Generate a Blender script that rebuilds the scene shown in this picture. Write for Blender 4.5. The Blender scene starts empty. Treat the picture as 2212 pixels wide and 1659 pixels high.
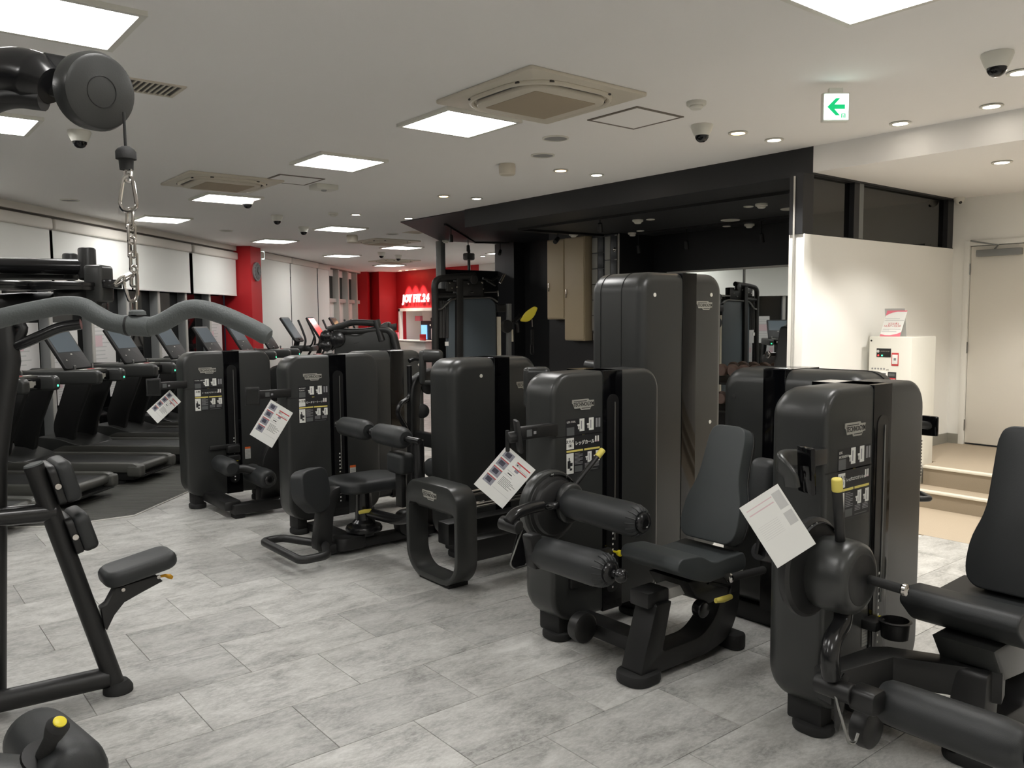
import bpy, bmesh, math, random
from mathutils import Vector, Matrix
random.seed(7)
SC = bpy.context.scene
COL = SC.collection
V = Vector
# ---------------------------------------------------------------- camera
CAM_H, PITCH, ROLL, YAW, FPX = 1.6, math.radians(4.6), math.radians(-0.45), math.radians(38.8), 1790.0
def _yaw(v):
    c, s = math.cos(YAW), math.sin(YAW)
    return V((v[0]*c + v[1]*s, -v[0]*s + v[1]*c, v[2]))
_f = V((0, math.cos(PITCH), -math.sin(PITCH))); _r = V((1, 0, 0)); _u = _r.cross(_f)
RT = _yaw(_r*math.cos(ROLL) + _u*math.sin(ROLL)); UP = _yaw(-_r*math.sin(ROLL) + _u*math.cos(ROLL)); FW = _yaw(_f)
EYE = V((0, 0, CAM_H))
cd = bpy.data.cameras.new('camera'); cam = bpy.data.objects.new('camera', cd); COL.objects.link(cam)
cd.sensor_width = 36.0; cd.lens = FPX/2212*36.0; cd.clip_start = 0.05; cd.clip_end = 100
cam.matrix_world = Matrix(((RT.x, UP.x, -FW.x, 0), (RT.y, UP.y, -FW.y, 0), (RT.z, UP.z, -FW.z, CAM_H), (0, 0, 0, 1)))
SC.camera = cam
def at(x, y, X=None, Y=None, Z=None, D=None):
    """surveyed point of the room: sight line through a photo pixel, met with a known plane"""
    d = FW + RT*((x-1106)/FPX) - UP*((y-829.5)/FPX)
    if X is not None: t = X/d.x
    elif Y is not None: t = Y/d.y
    elif Z is not None: t = (Z-CAM_H)/d.z
    else: t = D/d.dot(FW)
    return EYE + d*t
# ---------------------------------------------------------------- world, view
wd = bpy.data.worlds.new('night'); SC.world = wd; wd.use_nodes = True
wd.node_tree.nodes['Background'].inputs[0].default_value = (0.02, 0.025, 0.035, 1)
wd.node_tree.nodes['Background'].inputs[1].default_value = 0.3
SC.view_settings.view_transform = 'Standard'; SC.view_settings.look = 'None'
SC.view_settings.exposure = 0.9; SC.view_settings.gamma = 1.0; SC.view_settings.use_curve_mapping = False
PANEL_E = 12.0        # emission of the ceiling panels
# ---------------------------------------------------------------- materials
MATS = {}
def lin(r, g, b):
    f = lambda c: (c/255/12.92) if c/255 <= 0.04045 else ((c/255+0.055)/1.055)**2.4
    return (f(r), f(g), f(b), 1)
def mat(name, col, rough=0.5, metal=0.0, spec=0.5, bump=None, vary=None, emit=None, coat=0.0, rvary=None):
    m = bpy.data.materials.new(name); m.use_nodes = True
    nt = m.node_tree; b = nt.nodes['Principled BSDF']; N, L = nt.nodes.new, nt.links.new
    c = lin(*col); b.inputs['Base Color'].default_value = c
    b.inputs['Roughness'].default_value = rough; b.inputs['Metallic'].default_value = metal
    b.inputs['Specular IOR Level'].default_value = spec; b.inputs['Coat Weight'].default_value = coat
    tc = None
    if bump or vary or rvary: tc = N('ShaderNodeTexCoord')
    if vary:
        sc_, amt = vary
        n = N('ShaderNodeTexNoise'); n.inputs['Scale'].default_value = sc_; n.inputs['Detail'].default_value = 5
        r = N('ShaderNodeMix'); r.data_type = 'RGBA'
        r.inputs[6].default_value = tuple(x*(1-amt) for x in c[:3])+(1,); r.inputs[7].default_value = tuple(min(1, x*(1+amt)) for x in c[:3])+(1,)
        L(tc.outputs['Object'], n.inputs['Vector']); L(n.outputs['Fac'], r.inputs[0]); L(r.outputs[2], b.inputs['Base Color'])
    if rvary:
        n = N('ShaderNodeTexNoise'); n.inputs['Scale'].default_value = rvary[0]
        mr = N('ShaderNodeMapRange'); mr.inputs[3].default_value = rough-rvary[1]; mr.inputs[4].default_value = rough+rvary[1]
        L(tc.outputs['Object'], n.inputs['Vector']); L(n.outputs['Fac'], mr.inputs[0]); L(mr.outputs[0], b.inputs['Roughness'])
    if bump:
        n = N('ShaderNodeTexNoise'); n.inputs['Scale'].default_value = bump[0]; n.inputs['Detail'].default_value = 3
        bp = N('ShaderNodeBump'); bp.inputs['Strength'].default_value = bump[1]; bp.inputs['Distance'].default_value = bump[2]
        L(tc.outputs['Object'], n.inputs['Vector']); L(n.outputs['Fac'], bp.inputs['Height']); L(bp.outputs[0], b.inputs['Normal'])
    if emit:
        b.inputs['Emission Color'].default_value = lin(*emit[0]); b.inputs['Emission Strength'].default_value = emit[1]
    MATS[name] = m
    return m
mat('shell', (50, 51, 50), 0.33, bump=(260, 0.12, 0.002), rvary=(6, 0.04))
mat('shell_blue', (72, 80, 86), 0.42, bump=(260, 0.1, 0.002))
mat('gloss', (7, 7, 9), 0.08, spec=0.4)
mat('frame', (27, 27, 27), 0.42, spec=0.5, bump=(400, 0.15, 0.001))
mat('frame_gloss', (26, 26, 27), 0.22)
mat('vinyl', (40, 42, 43), 0.48, bump=(420, 0.25, 0.0015), vary=(9, 0.10))
mat('vinyl_grey', (62, 66, 67), 0.52, bump=(420, 0.25, 0.0015), vary=(9, 0.08))
mat('rubber', (30, 30, 30), 0.75, bump=(150, 0.3, 0.002))
mat('grip', (84, 88, 88), 0.62, bump=(220, 0.5, 0.002), vary=(14, 0.15))
mat('black', (14, 14, 14), 0.5)
mat('stack', (20, 20, 21), 0.35)
mat('chrome', (205, 200, 195), 0.12, metal=1.0)
mat('steel', (150, 150, 148), 0.28, metal=1.0)
mat('silver', (176, 174, 166), 0.42, metal=0.25)
mat('ink', (22, 22, 22), 0.6)
mat('yellow', (222, 206, 100), 0.45)
mat('amber', (205, 150, 30), 0.3, metal=0.4)
mat('yellow_cap', (226, 208, 40), 0.4)
mat('white', (235, 233, 228), 0.6)
mat('plastic_white', (228, 226, 216), 0.4)
mat('cream', (216, 208, 190), 0.45, vary=(3, 0.04))
mat('ceiling', (248, 246, 243), 0.85, bump=(90, 0.15, 0.002), vary=(0.7, 0.02))
mat('wall_white', (248, 247, 242), 0.7, bump=(120, 0.1, 0.002), vary=(0.9, 0.02))
mat('wall_black', (34, 35, 38), 0.55, bump=(110, 0.12, 0.002), vary=(1.2, 0.08))
mat('wall_deep', (22, 22, 24), 0.5, bump=(110, 0.1, 0.002))
mat('post', (118, 120, 120), 0.5)
mat('red', (196, 30, 38), 0.55, vary=(1.0, 0.06))
mat('red_gloss', (200, 34, 44), 0.35)
mat('pink', (226, 120, 136), 0.6)
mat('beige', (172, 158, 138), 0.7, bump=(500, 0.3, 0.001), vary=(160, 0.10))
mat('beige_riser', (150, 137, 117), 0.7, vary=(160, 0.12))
mat('nosing', (232, 226, 210), 0.4)
mat('baseboard', (150, 148, 138), 0.5)
mat('screed', (205, 204, 200), 0.6)
mat('blind', (244, 244, 239), 0.8, bump=(700, 0.2, 0.001), vary=(1.5, 0.02))
mat('pelmet', (228, 223, 214), 0.6)
mat('alu', (140, 142, 142), 0.4, metal=0.15)
mat('alu_light', (190, 188, 182), 0.45)
mat('door', (240, 236, 227), 0.5, vary=(1.2, 0.015))
mat('pane', (7, 8, 9), 0.04, spec=0.7)
mat('mirror', (225, 228, 226), 0.015, metal=1.0)
mat('smoke_glass', (10, 10, 11), 0.03, spec=0.7)
mat('mat_rubber', (72, 72, 68), 0.8, bump=(200, 0.3, 0.002), vary=(8, 0.12))
mat('belt', (40, 41, 41), 0.6, bump=(300, 0.3, 0.001))
mat('tread_grey', (78, 78, 74), 0.4)
mat('screen_off', (16, 18, 20), 0.12)
mat('screen_sheen', (84, 92, 98), 0.15, emit=((84, 92, 98), 0.18))  # grey reflection on the displays, put in as colour and a faint glow
mat('screen_red', (220, 60, 60), 0.2, emit=((230, 60, 60), 0.5))
mat('screen_blue', (110, 170, 230), 0.2, emit=((120, 175, 235), 0.8))
mat('paper', (236, 236, 232), 0.45)
mat('paper_grey', (200, 200, 198), 0.5)
mat('poster', (226, 224, 222), 0.55)
mat('photo_dark', (70, 70, 84), 0.5, vary=(60, 0.9))
mat('photo_mid', (150, 150, 160), 0.5, vary=(60, 0.6))
mat('print_red', (196, 58, 62), 0.5)
mat('print_pinkish', (222, 196, 200), 0.5)
mat('print_black', (32, 32, 34), 0.5)
mat('print_grey', (140, 140, 142), 0.5)
mat('print_mid', (90, 92, 92), 0.5)
mat('print_white', (226, 226, 220), 0.5)
mat('print_yellow', (222, 206, 110), 0.5)
mat('orange', (205, 96, 40), 0.5)
mat('sticker_grey', (176, 176, 170), 0.5)
mat('led_green', (40, 220, 120), 0.4, emit=((40, 235, 130), 6))
mat('led_red', (255, 40, 40), 0.4, emit=((255, 30, 30), 8))
mat('exit_face', (235, 245, 240), 0.5, emit=((225, 245, 240), 1.6))
mat('exit_green', (0, 150, 90), 0.5, emit=((0, 160, 95), 0.8))
mat('lens', (250, 246, 236), 0.3, emit=((255, 246, 232), 14))
mat('lens_warm', (255, 214, 170), 0.3, emit=((255, 205, 150), 14))
mat('diffuser', (250, 250, 250), 0.5, emit=((255, 253, 250), PANEL_E))
mat('speaker_mesh', (150, 150, 148), 0.7, bump=(900, 0.4, 0.001))
mat('ac_body', (216, 208, 192), 0.5)
mat('ac_mesh', (176, 162, 140), 0.7, bump=(400, 0.4, 0.001))
mat('vent_dark', (70, 66, 62), 0.6)
mat('groove', (120, 112, 102), 0.7)
mat('dome', (20, 20, 22), 0.06)
mat('terracotta', (112, 92, 84), 0.6, vary=(20, 0.15))
mat('sign_white', (250, 244, 240), 0.5, emit=((255, 240, 236), 1.2))
mat('cabinet_beige', (186, 170, 142), 0.45, vary=(2, 0.03))
mat('cabinet_side', (170, 155, 128), 0.45)
mat('locker_light', (150, 150, 144), 0.5)
mat('locker_dark', (62, 64, 68), 0.35)
# tile: streaky grey stone, shifted per tile
def tile_material():
    m = bpy.data.materials.new('tile_stone'); m.use_nodes = True
    nt = m.node_tree; b = nt.nodes['Principled BSDF']; N, L = nt.nodes.new, nt.links.new
    tc = N('ShaderNodeTexCoord'); oi = N('ShaderNodeObjectInfo')
    mul = N('ShaderNodeVectorMath'); mul.operation = 'MULTIPLY'; mul.inputs[1].default_value = (1.0, 1.9, 1.0)
    off = N('ShaderNodeVectorMath'); off.operation = 'SCALE'; off.inputs[0].default_value = (37.0, 61.0, 17.0)
    add = N('ShaderNodeVectorMath')
    L(tc.outputs['Object'], mul.inputs[0]); L(oi.outputs['Random'], off.inputs['Scale']); L(mul.outputs[0], add.inputs[0]); L(off.outputs[0], add.inputs[1])
    n1 = N('ShaderNodeTexNoise'); n1.inputs['Scale'].default_value = 4.2; n1.inputs['Detail'].default_value = 9; n1.inputs['Roughness'].default_value = 0.68; n1.inputs['Distortion'].default_value = 0.5
    n2 = N('ShaderNodeTexNoise'); n2.inputs['Scale'].default_value = 38; n2.inputs['Detail'].default_value = 6; n2.inputs['Roughness'].default_value = 0.75
    L(add.outputs[0], n1.inputs['Vector']); L(add.outputs[0], n2.inputs['Vector'])
    r1 = N('ShaderNodeValToRGB'); e = r1.color_ramp.elements
    e[0].position = 0.30; e[0].color = lin(122, 121, 117); e[1].position = 0.72; e[1].color = lin(200, 199, 195)
    k = r1.color_ramp.elements.new(0.5); k.color = lin(169, 168, 164)
    r2 = N('ShaderNodeValToRGB'); e2 = r2.color_ramp.elements
    e2[0].position = 0.42; e2[0].color = (0, 0, 0, 1); e2[1].position = 0.66; e2[1].color = (1, 1, 1, 1)
    mx = N('ShaderNodeMix'); mx.data_type = 'RGBA'; mx.inputs[7].default_value = lin(220, 220, 216)
    mm = N('ShaderNodeMath'); mm.operation = 'MULTIPLY'; mm.inputs[1].default_value = 0.42
    L(n1.outputs['Fac'], r1.inputs[0]); L(n2.outputs['Fac'], r2.inputs[0]); L(r2.outputs[0], mm.inputs[0]); L(mm.outputs[0], mx.inputs[0]); L(r1.outputs[0], mx.inputs[6])
    hv = N('ShaderNodeHueSaturation'); mr = N('ShaderNodeMapRange'); mr.inputs[3].default_value = 0.86; mr.inputs[4].default_value = 1.08
    L(oi.outputs['Random'], mr.inputs[0]); L(mr.outputs[0], hv.inputs['Value']); L(mx.outputs[2], hv.inputs['Color']); L(hv.outputs[0], b.inputs['Base Color'])
    b.inputs['Roughness'].default_value = 0.38; b.inputs['Specular IOR Level'].default_value = 0.35
    bp = N('ShaderNodeBump'); bp.inputs['Strength'].default_value = 0.15; bp.inputs['Distance'].default_value = 0.001
    L(n2.outputs['Fac'], bp.inputs['Height']); L(bp.outputs[0], b.inputs['Normal'])
    MATS['tile'] = m
tile_material()
# ---------------------------------------------------------------- mesh helpers
def rrect(w, h, r, n=6, cx=0, cy=0):
    """rounded rectangle outline, ccw; r = one radius or (bl, br, tr, tl)"""
    rs = r if isinstance(r, (tuple, list)) else (r,)*4
    out = []
    for (sx, sy, a0), q in zip(((-1, -1, 180), (1, -1, 270), (1, 1, 0), (-1, 1, 90)), rs):
        ox, oy = cx+sx*(w/2-q), cy+sy*(h/2-q)
        if q <= 1e-6: out.append((ox, oy)); continue
        for i in range(n+1):
            a = math.radians(a0+90*i/n); out.append((ox+q*math.cos(a), oy+q*math.sin(a)))
    return out
def fillet(pts, r, n=5, closed=False):
    pts = [V(p) for p in pts]; N_ = len(pts); out = []
    for i, p in enumerate(pts):
        if not closed and i in (0, N_-1): out.append(p); continue
        a, b = pts[i-1], pts[(i+1) % N_]
        d1, d2 = (a-p), (b-p); l1, l2 = d1.length, d2.length; d1.normalize(); d2.normalize()
        rr = r[i] if isinstance(r, (list, tuple)) else r
        q = min(rr, l1*0.49, l2*0.49)
        s, e = p+d1*q, p+d2*q
        for k in range(n+1):
            t = k/n; out.append(s*(1-t)**2 + p*2*t*(1-t) + e*t*t)
    return out
def circ(r, n=24): return [(r*math.cos(2*math.pi*i/n), r*math.sin(2*math.pi*i/n)) for i in range(n)]
class MB:
    def __init__(s, T=None): s.v, s.f, s.m, s.T = [], [], [], T; s.neg = bool(T) and T.determinant() < 0
    def add(s, vs, fs, mi=0):
        o = len(s.v); s.v += [(s.T @ V(v)) if s.T else V(v) for v in vs]
        s.f += [[i+o for i in (f[::-1] if s.neg else f)] for f in fs]; s.m += [mi]*len(fs); return s
    def addbm(s, b, mi=0):
        b.verts.index_update()
        s.add([v.co.copy() for v in b.verts], [[v.index for v in f.verts] for f in b.faces], mi); b.free(); return s
    def obox(s, c, size, R=None, bev=0.0, seg=2, mi=0):
        b = bmesh.new(); bmesh.ops.create_cube(b, size=1.0)
        M = Matrix.Translation(V(c)) @ ((R.to_4x4() if R else Matrix.Identity(4)))
        for v in b.verts: v.co = V((v.co.x*size[0], v.co.y*size[1], v.co.z*size[2]))
        if bev > 0: bmesh.ops.bevel(b, geom=list(b.edges), offset=min(bev, min(size)*0.49), segments=seg, profile=0.5, affect='EDGES')
        for v in b.verts: v.co = M @ v.co
        return s.addbm(b, mi)
    def box(s, x0, x1, y0, y1, z0, z1, bev=0.0, seg=2, mi=0):
        return s.obox(((x0+x1)/2, (y0+y1)/2, (z0+z1)/2), (abs(x1-x0), abs(y1-y0), abs(z1-z0)), None, bev, seg, mi)
    def prism(s, pts, o, ax, ay, an, d, bev=0.0, seg=2, mi=0, bev_back=None):
        """outline (u,v) in plane (o,ax,ay) pushed by d along an; cap rims rounded by bev"""
        o, ax, ay, an = V(o), V(ax), V(ay), V(an)
        b = bmesh.new()
        A = [b.verts.new(o+ax*p[0]+ay*p[1]) for p in pts]; B = [b.verts.new(o+ax*p[0]+ay*p[1]+an*d) for p in pts]
        n = len(pts)
        b.faces.new(A[::-1]); b.faces.new(B)
        for i in range(n): b.faces.new((A[i], A[(i+1) % n], B[(i+1) % n], B[i]))
        bmesh.ops.recalc_face_normals(b, faces=list(b.faces))
        b.edges.ensure_lookup_table()
        def rim(R_, off):
            st = set(R_); es = [e for e in b.edges if e.verts[0] in st and e.verts[1] in st and len(e.link_faces) == 2]
            bmesh.ops.bevel(b, geom=es, offset=off, segments=seg, profile=0.5, affect='EDGES', clamp_overlap=True)
        bb = bev if bev_back is None else bev_back
        if bev > 0: rim(A, bev)
        if bb > 0: rim([v for v in B if v.is_valid], bb)
        return s.addbm(b, mi)
    def tube(s, pts, r, seg=12, caps=True, closed=False, rad=None, sq=None, mi=0):
        """sweep a circle (or sq=(w,h) rounded rectangle outline) along points"""
        P = [V(p) for p in pts]; n = len(P)
        T_ = []
        for i in range(n):
            if closed: t = P[(i+1) % n]-P[i-1]
            elif i == 0: t = P[1]-P[0]
            elif i == n-1: t = P[-1]-P[-2]
            else: t = (P[i+1]-P[i]).normalized()+(P[i]-P[i-1]).normalized()
            T_.append(t.normalized() if t.length > 1e-9 else V((0, 0, 1)))
        ref = V((0, 0, 1)) if abs(T_[0].z) < 0.9 else V((1, 0, 0))
        X_ = (ref - T_[0]*ref.dot(T_[0])).normalized()
        prof = sq if sq else circ(1.0, seg)
        vs, fs = [], []
        for i in range(n):
            X_ = (X_ - T_[i]*X_.dot(T_[i])).normalized(); Y_ = T_[i].cross(X_)
            q = rad[i] if rad else (1.0 if sq else r)
            for a, b_ in prof: vs.append(P[i]+(X_*a+Y_*b_)*q)
        k = len(prof)
        for i in range(n if closed else n-1):
            j = (i+1) % n
            for a in range(k): b_ = (a+1) % k; fs.append((i*k+a, i*k+b_, j*k+b_, j*k+a))
        if caps and not closed: fs.append(tuple(range(k))[::-1]); fs.append(tuple((n-1)*k+a for a in range(k)))
        return s.add(vs, fs, mi)
    def lathe(s, prof, o, axis, seg=28, mi=0):
        """prof: (height along axis, radius)"""
        o, ax = V(o), V(axis).normalized()
        ref = V((0, 0, 1)) if abs(ax.z) < 0.9 else V((1, 0, 0))
        X_ = (ref-ax*ref.dot(ax)).normalized(); Y_ = ax.cross(X_)
        vs, fs, rings = [], [], []
        for h, r in prof:
            if r < 1e-6: rings.append([len(vs)]); vs.append(o+ax*h)
            else:
                rings.append(list(range(len(vs), len(vs)+seg)))
                for a in range(seg): t = 2*math.pi*a/seg; vs.append(o+ax*h+X_*(r*math.cos(t))+Y_*(r*math.sin(t)))
        for A, B in zip(rings, rings[1:]):
            for a in range(seg):
                c = (a+1) % seg
                if len(A) == 1 and len(B) == 1: continue
                if len(A) == 1: fs.append((A[0], B[c], B[a]))
                elif len(B) == 1: fs.append((A[a], A[c], B[0]))
                else: fs.append((A[a], A[c], B[c], B[a]))
        if len(rings[0]) > 1: fs.append(tuple(rings[0][::-1]))
        if len(rings[-1]) > 1: fs.append(tuple(rings[-1]))
        return s.add(vs, fs, mi)
    def cyl(s, p0, p1, r, bev=0.0, seg=20, r1=None, mi=0):
        p0, p1 = V(p0), V(p1); L = (p1-p0).length; q = r if r1 is None else r1
        if bev > 0:
            b = min(bev, L*0.45, r*0.9, q*0.9); pr = []
            for i in range(4): a = math.pi/2*i/3; pr.append((b-b*math.cos(a), r-b+b*math.sin(a)))
            for i in range(4): a = math.pi/2*(1-i/3); pr.append((L-b+b*math.cos(a), q-b+b*math.sin(a)))
        else: pr = [(0, r), (L, q)]
        return s.lathe(pr, p0, p1-p0, seg, mi)
    def sph(s, c, r, seg=18, sc=(1, 1, 1), mi=0):
        b = bmesh.new(); bmesh.ops.create_uvsphere(b, u_segments=seg, v_segments=seg//2, radius=r)
        for v in b.verts: v.co = V((v.co.x*sc[0]+c[0], v.co.y*sc[1]+c[1], v.co.z*sc[2]+c[2]))
        return s.addbm(b, mi)
    def roller(s, p0, p1, r, taper=0.012, pinch=True, mi=0):
        """upholstered roller with a gathered end"""
        p0, p1 = V(p0), V(p1); L = (p1-p0).length
        pr = [(0, r*0.55), (0.006, r*0.82), (0.025, r*0.97), (L*0.15, r*1.0), (L*0.5, r+0.002), (L*0.82, r+taper*0.3), (L-0.035, r*0.99), (L-0.012, r*0.86), (L-0.001, r*0.66)]
        return s.lathe(pr, p0, p1-p0, 32, mi)
def make(name, mb, mats, o=(0, 0, 0), inv=None, ang=38):
    me = bpy.data.meshes.new(name); o = V(o)
    vs = [(v-o) for v in mb.v]
    if inv: vs = [inv @ v for v in vs]
    me.from_pydata([tuple(v) for v in vs], [], mb.f)
    for k in (mats if isinstance(mats, (list, tuple)) else [mats]): me.materials.append(MATS[k] if isinstance(k, str) else k)
    me.polygons.foreach_set('use_smooth', [True]*len(me.polygons))
    if max(mb.m, default=0): me.polygons.foreach_set('material_index', mb.m)
    me.update(); me.set_sharp_from_angle(angle=math.radians(ang))
    return bpy.data.objects.new(name, me)
def tag(o, label, cat, group=None):
    o['label'] = label; o['category'] = cat
    if group: o['group'] = group
    return o
class Thing:
    """a thing: an Empty at its base that parents its parts (parts given in room coordinates)"""
    def __init__(s, name, label, cat, o=(0, 0, 0), group=None, rz=0.0):
        s.e = bpy.data.objects.new(name, None); COL.objects.link(s.e); s.e.empty_display_size = 0.1
        s.o = V(o); s.e.location = s.o; s.e.rotation_euler = (0, 0, rz)
        s.inv = Matrix.Rotation(-rz, 3, 'Z') if rz else None
        tag(s.e, label, cat, group)
    def part(s, name, mb, mats, parent=None, label=None, kind=None, ang=38):
        ob = make(name, mb, mats, s.o, s.inv, ang); COL.objects.link(ob); ob.parent = parent or s.e
        if label: ob['label'] = label
        if kind: ob['kind'] = kind
        return ob
def solo(name, mb, mats, label, cat, group=None, ang=38):
    xs = [v.x for v in mb.v]; ys = [v.y for v in mb.v]; zs = [v.z for v in mb.v]
    o = V(((min(xs)+max(xs))/2, (min(ys)+max(ys))/2, min(zs)))
    ob = make(name, mb, mats, o, None, ang); ob.location = o; COL.objects.link(ob)
    return tag(ob, label, cat, group)
def struct(name, mb, mats, parent=None, kind='structure'):
    ob = make(name, mb, mats); COL.objects.link(ob)
    if parent: ob.parent = parent
    else: ob['kind'] = kind
    return ob
def copy_tree(o, parent=None):
    c = o.copy(); COL.objects.link(c)
    if parent is not None: c.parent = parent
    for ch in o.children: copy_tree(ch, c)
    return c
def grid_print(rects, w, h, o, ux, uy, base='paper'):
    """flat print: one connected sheet cut into coloured fields. rects: (x0,y0,x1,y1,material), y up from the lower edge"""
    mats = [base]
    for r in rects:
        if r[4] not in mats: mats.append(r[4])
    xs = sorted({0.0, w} | {round(min(max(v, 0), w), 5) for r in rects for v in (r[0], r[2])})
    ys = sorted({0.0, h} | {round(min(max(v, 0), h), 5) for r in rects for v in (r[1], r[3])})
    mb = MB(); o, ux, uy = V(o), V(ux), V(uy)
    mb.add([o+ux*x+uy*y for y in ys for x in xs], [])
    nx = len(xs)
    for j in range(len(ys)-1):
        for i in range(nx-1):
            cx, cy = (xs[i]+xs[i+1])/2, (ys[j]+ys[j+1])/2; mi = 0
            for r in rects:
                if r[0] <= cx <= r[2] and r[1] <= cy <= r[3]: mi = mats.index(r[4])
            mb.f.append([j*nx+i, j*nx+i+1, (j+1)*nx+i+1, (j+1)*nx+i]); mb.m.append(mi)
    return mb, mats
_TXT = {}
def text_mb(body, o, ux, uy, size, extrude=0.0008, align='CENTER', sx=1.0, shear=0.0, bold=0.0):
    key = (body, extrude/size, align, shear, bold)
    if key not in _TXT:
        c = bpy.data.curves.new('t', 'FONT'); c.body = body; c.size = 1.0; c.extrude = extrude/size; c.align_x = align; c.align_y = 'CENTER'; c.shear = shear; c.offset = bold; c.resolution_u = 2
        ob = bpy.data.objects.new('t', c); COL.objects.link(ob)
        dg = bpy.context.evaluated_depsgraph_get(); me = bpy.data.meshes.new_from_object(ob.evaluated_get(dg))
        _TXT[key] = ([v.co.copy() for v in me.vertices], [list(p.vertices) for p in me.polygons])
        bpy.data.objects.remove(ob); bpy.data.curves.remove(c); bpy.data.meshes.remove(me)
    vs, fs = _TXT[key]; o, ux, uy = V(o), V(ux), V(uy); n = ux.cross(uy)
    mb = MB(); mb.add([o+ux*(v.x*size*sx)+uy*(v.y*size)+n*(v.z*size) for v in vs], fs)
    return mb
X3, Y3, Z3 = V((1, 0, 0)), V((0, 1, 0)), V((0, 0, 1))
BADGE = [(0, 1), (0.74, 1), (0.78, 0.86), (1, 0.86), (1, 0.30), (0.87, 0.26), (0.81, 0), (0.40, 0), (0.36, 0.18), (0.10, 0.18), (0.05, 0.58), (0, 0.66)]
def badge(t, c, ux, uy, w=0.147, plate='silver', rev=False):
    """the maker's stepped metal plate with its lettering"""
    h = w*0.36; c, ux, uy = V(c), V(ux), V(uy); n = ux.cross(uy)
    o = c-ux*(w/2)-uy*(h/2)
    mb = MB(); mb.prism([(x*w, y*h) for x, y in BADGE[::-1]], o, ux, uy, n, 0.003)
    p = t.part('badge', mb, plate, label='stepped silver maker badge')
    lt = text_mb('TECHNOGYM', c+n*0.0035+uy*h*0.02+ux*w*0.02, ux, uy, h*0.52, 0.0004, sx=0.80, bold=0.012)
    lt.box(0, 0, 0, 0, 0, 0) if False else None
    for (a, b, v0, v1) in ((0.06, 0.66, 0.80, 0.86), (0.42, 0.82, 0.13, 0.19)):
        lt.add([o+ux*(a*w)+uy*(v0*h)+n*0.0036, o+ux*(b*w)+uy*(v0*h)+n*0.0036, o+ux*(b*w)+uy*(v1*h)+n*0.0036, o+ux*(a*w)+uy*(v1*h)+n*0.0036], [(0, 1, 2, 3)])
    t.part('lettering', lt, 'ink', parent=p, kind='stuff')
    return p
# ================================================================ STRUCTURE
CZ = 2.94
W0 = V((1.446, 10.929, 0)); WU = V((10.466, 10.91, 0)).normalized(); WN = V((WU.y, -WU.x, 0))
def WT(s=0, d=0, z=0):
    """frame of the window wall: x along the wall, y into the room, z up (left-handed pair handled by callers)"""
    o = W0+WU*s+WN*d
    return Matrix(((WU.x, WN.x, 0, o.x), (WU.y, WN.y, 0, o.y), (0, 0, 1, z), (0, 0, 0, 1)))
def wp(s, d, z): p = W0+WU*s+WN*d; return V((p.x, p.y, z))
def in_room(x, y): return (V((x, y, 0))-W0).dot(WN) > 0
# floor: screed with stone-look tiles laid in half bond
fl = struct('floor', MB().box(-12, 14, -3, 25, -0.12, -0.006), 'screed')
TLX, TLY = 0.645, 0.43
tm = MB(); tm.box(-TLX/2+0.0012, TLX/2-0.0012, -TLY/2+0.0012, TLY/2-0.0012, -0.006, 0.0, 0.0012, 1)
tile0 = make('tile', tm, 'tile')
MATP = [V((-6, 8.1, 0)), V((0.86, 7.43, 0)), V((1.16, 7.22, 0)), V((1.33, 7.185, 0)), V((1.77, 7.15, 0))]
def on_mat(x, y):
    p = V((x, y, 0)); d = (p-W0).dot(WN); s = (p-W0).dot(WU)
    return d < 2.84-0.25 and y > 7.15+0.3 and s < 9
cand = []
for r in range(-9, 60):
    for c in range(-22, 26):
        x = 1.36+TLX*(c+0.5)+(TLX/2 if r % 2 else 0); y = 1.877+TLY*(r+0.5)+0.43*0
        if x > 6.03-TLX/2+0.33 and y < 3.9: continue
        if x > 9.9 or y > 22 or not in_room(x-0.4, y+0.4) or on_mat(x, y): continue
        q = V((x, y, -CAM_H)); dp = q.dot(FW)
        if dp < 0.6: continue
        px = 1106+FPX*q.dot(RT)/dp; py = 829.5-FPX*q.dot(UP)/dp
        if px < -330 or px > 2212+330 or py > 1659+330: continue
        cand.append((dp, x, y))
cand.sort()
for i, (dp, x, y) in enumerate(cand[:300]):
    t = tile0 if i == 0 else tile0.copy()
    COL.objects.link(t); t.location = (x, y, 0); t.parent = fl
far = MB()
for dp, x, y in cand[300:]: far.box(x-TLX/2+0.0015, x+TLX/2-0.0015, y-TLY/2+0.0015, y+TLY/2-0.0015, -0.006, 0)
if far.v:
    fo = struct('distant_tiles', far, 'tile', parent=fl); fo['kind'] = 'stuff'
# far floor (reception side) and beige entry floor
struct('floor_entry', MB().box(6.03, 9.3, -3, 3.75, -0.006, 0.001), 'beige')
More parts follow.
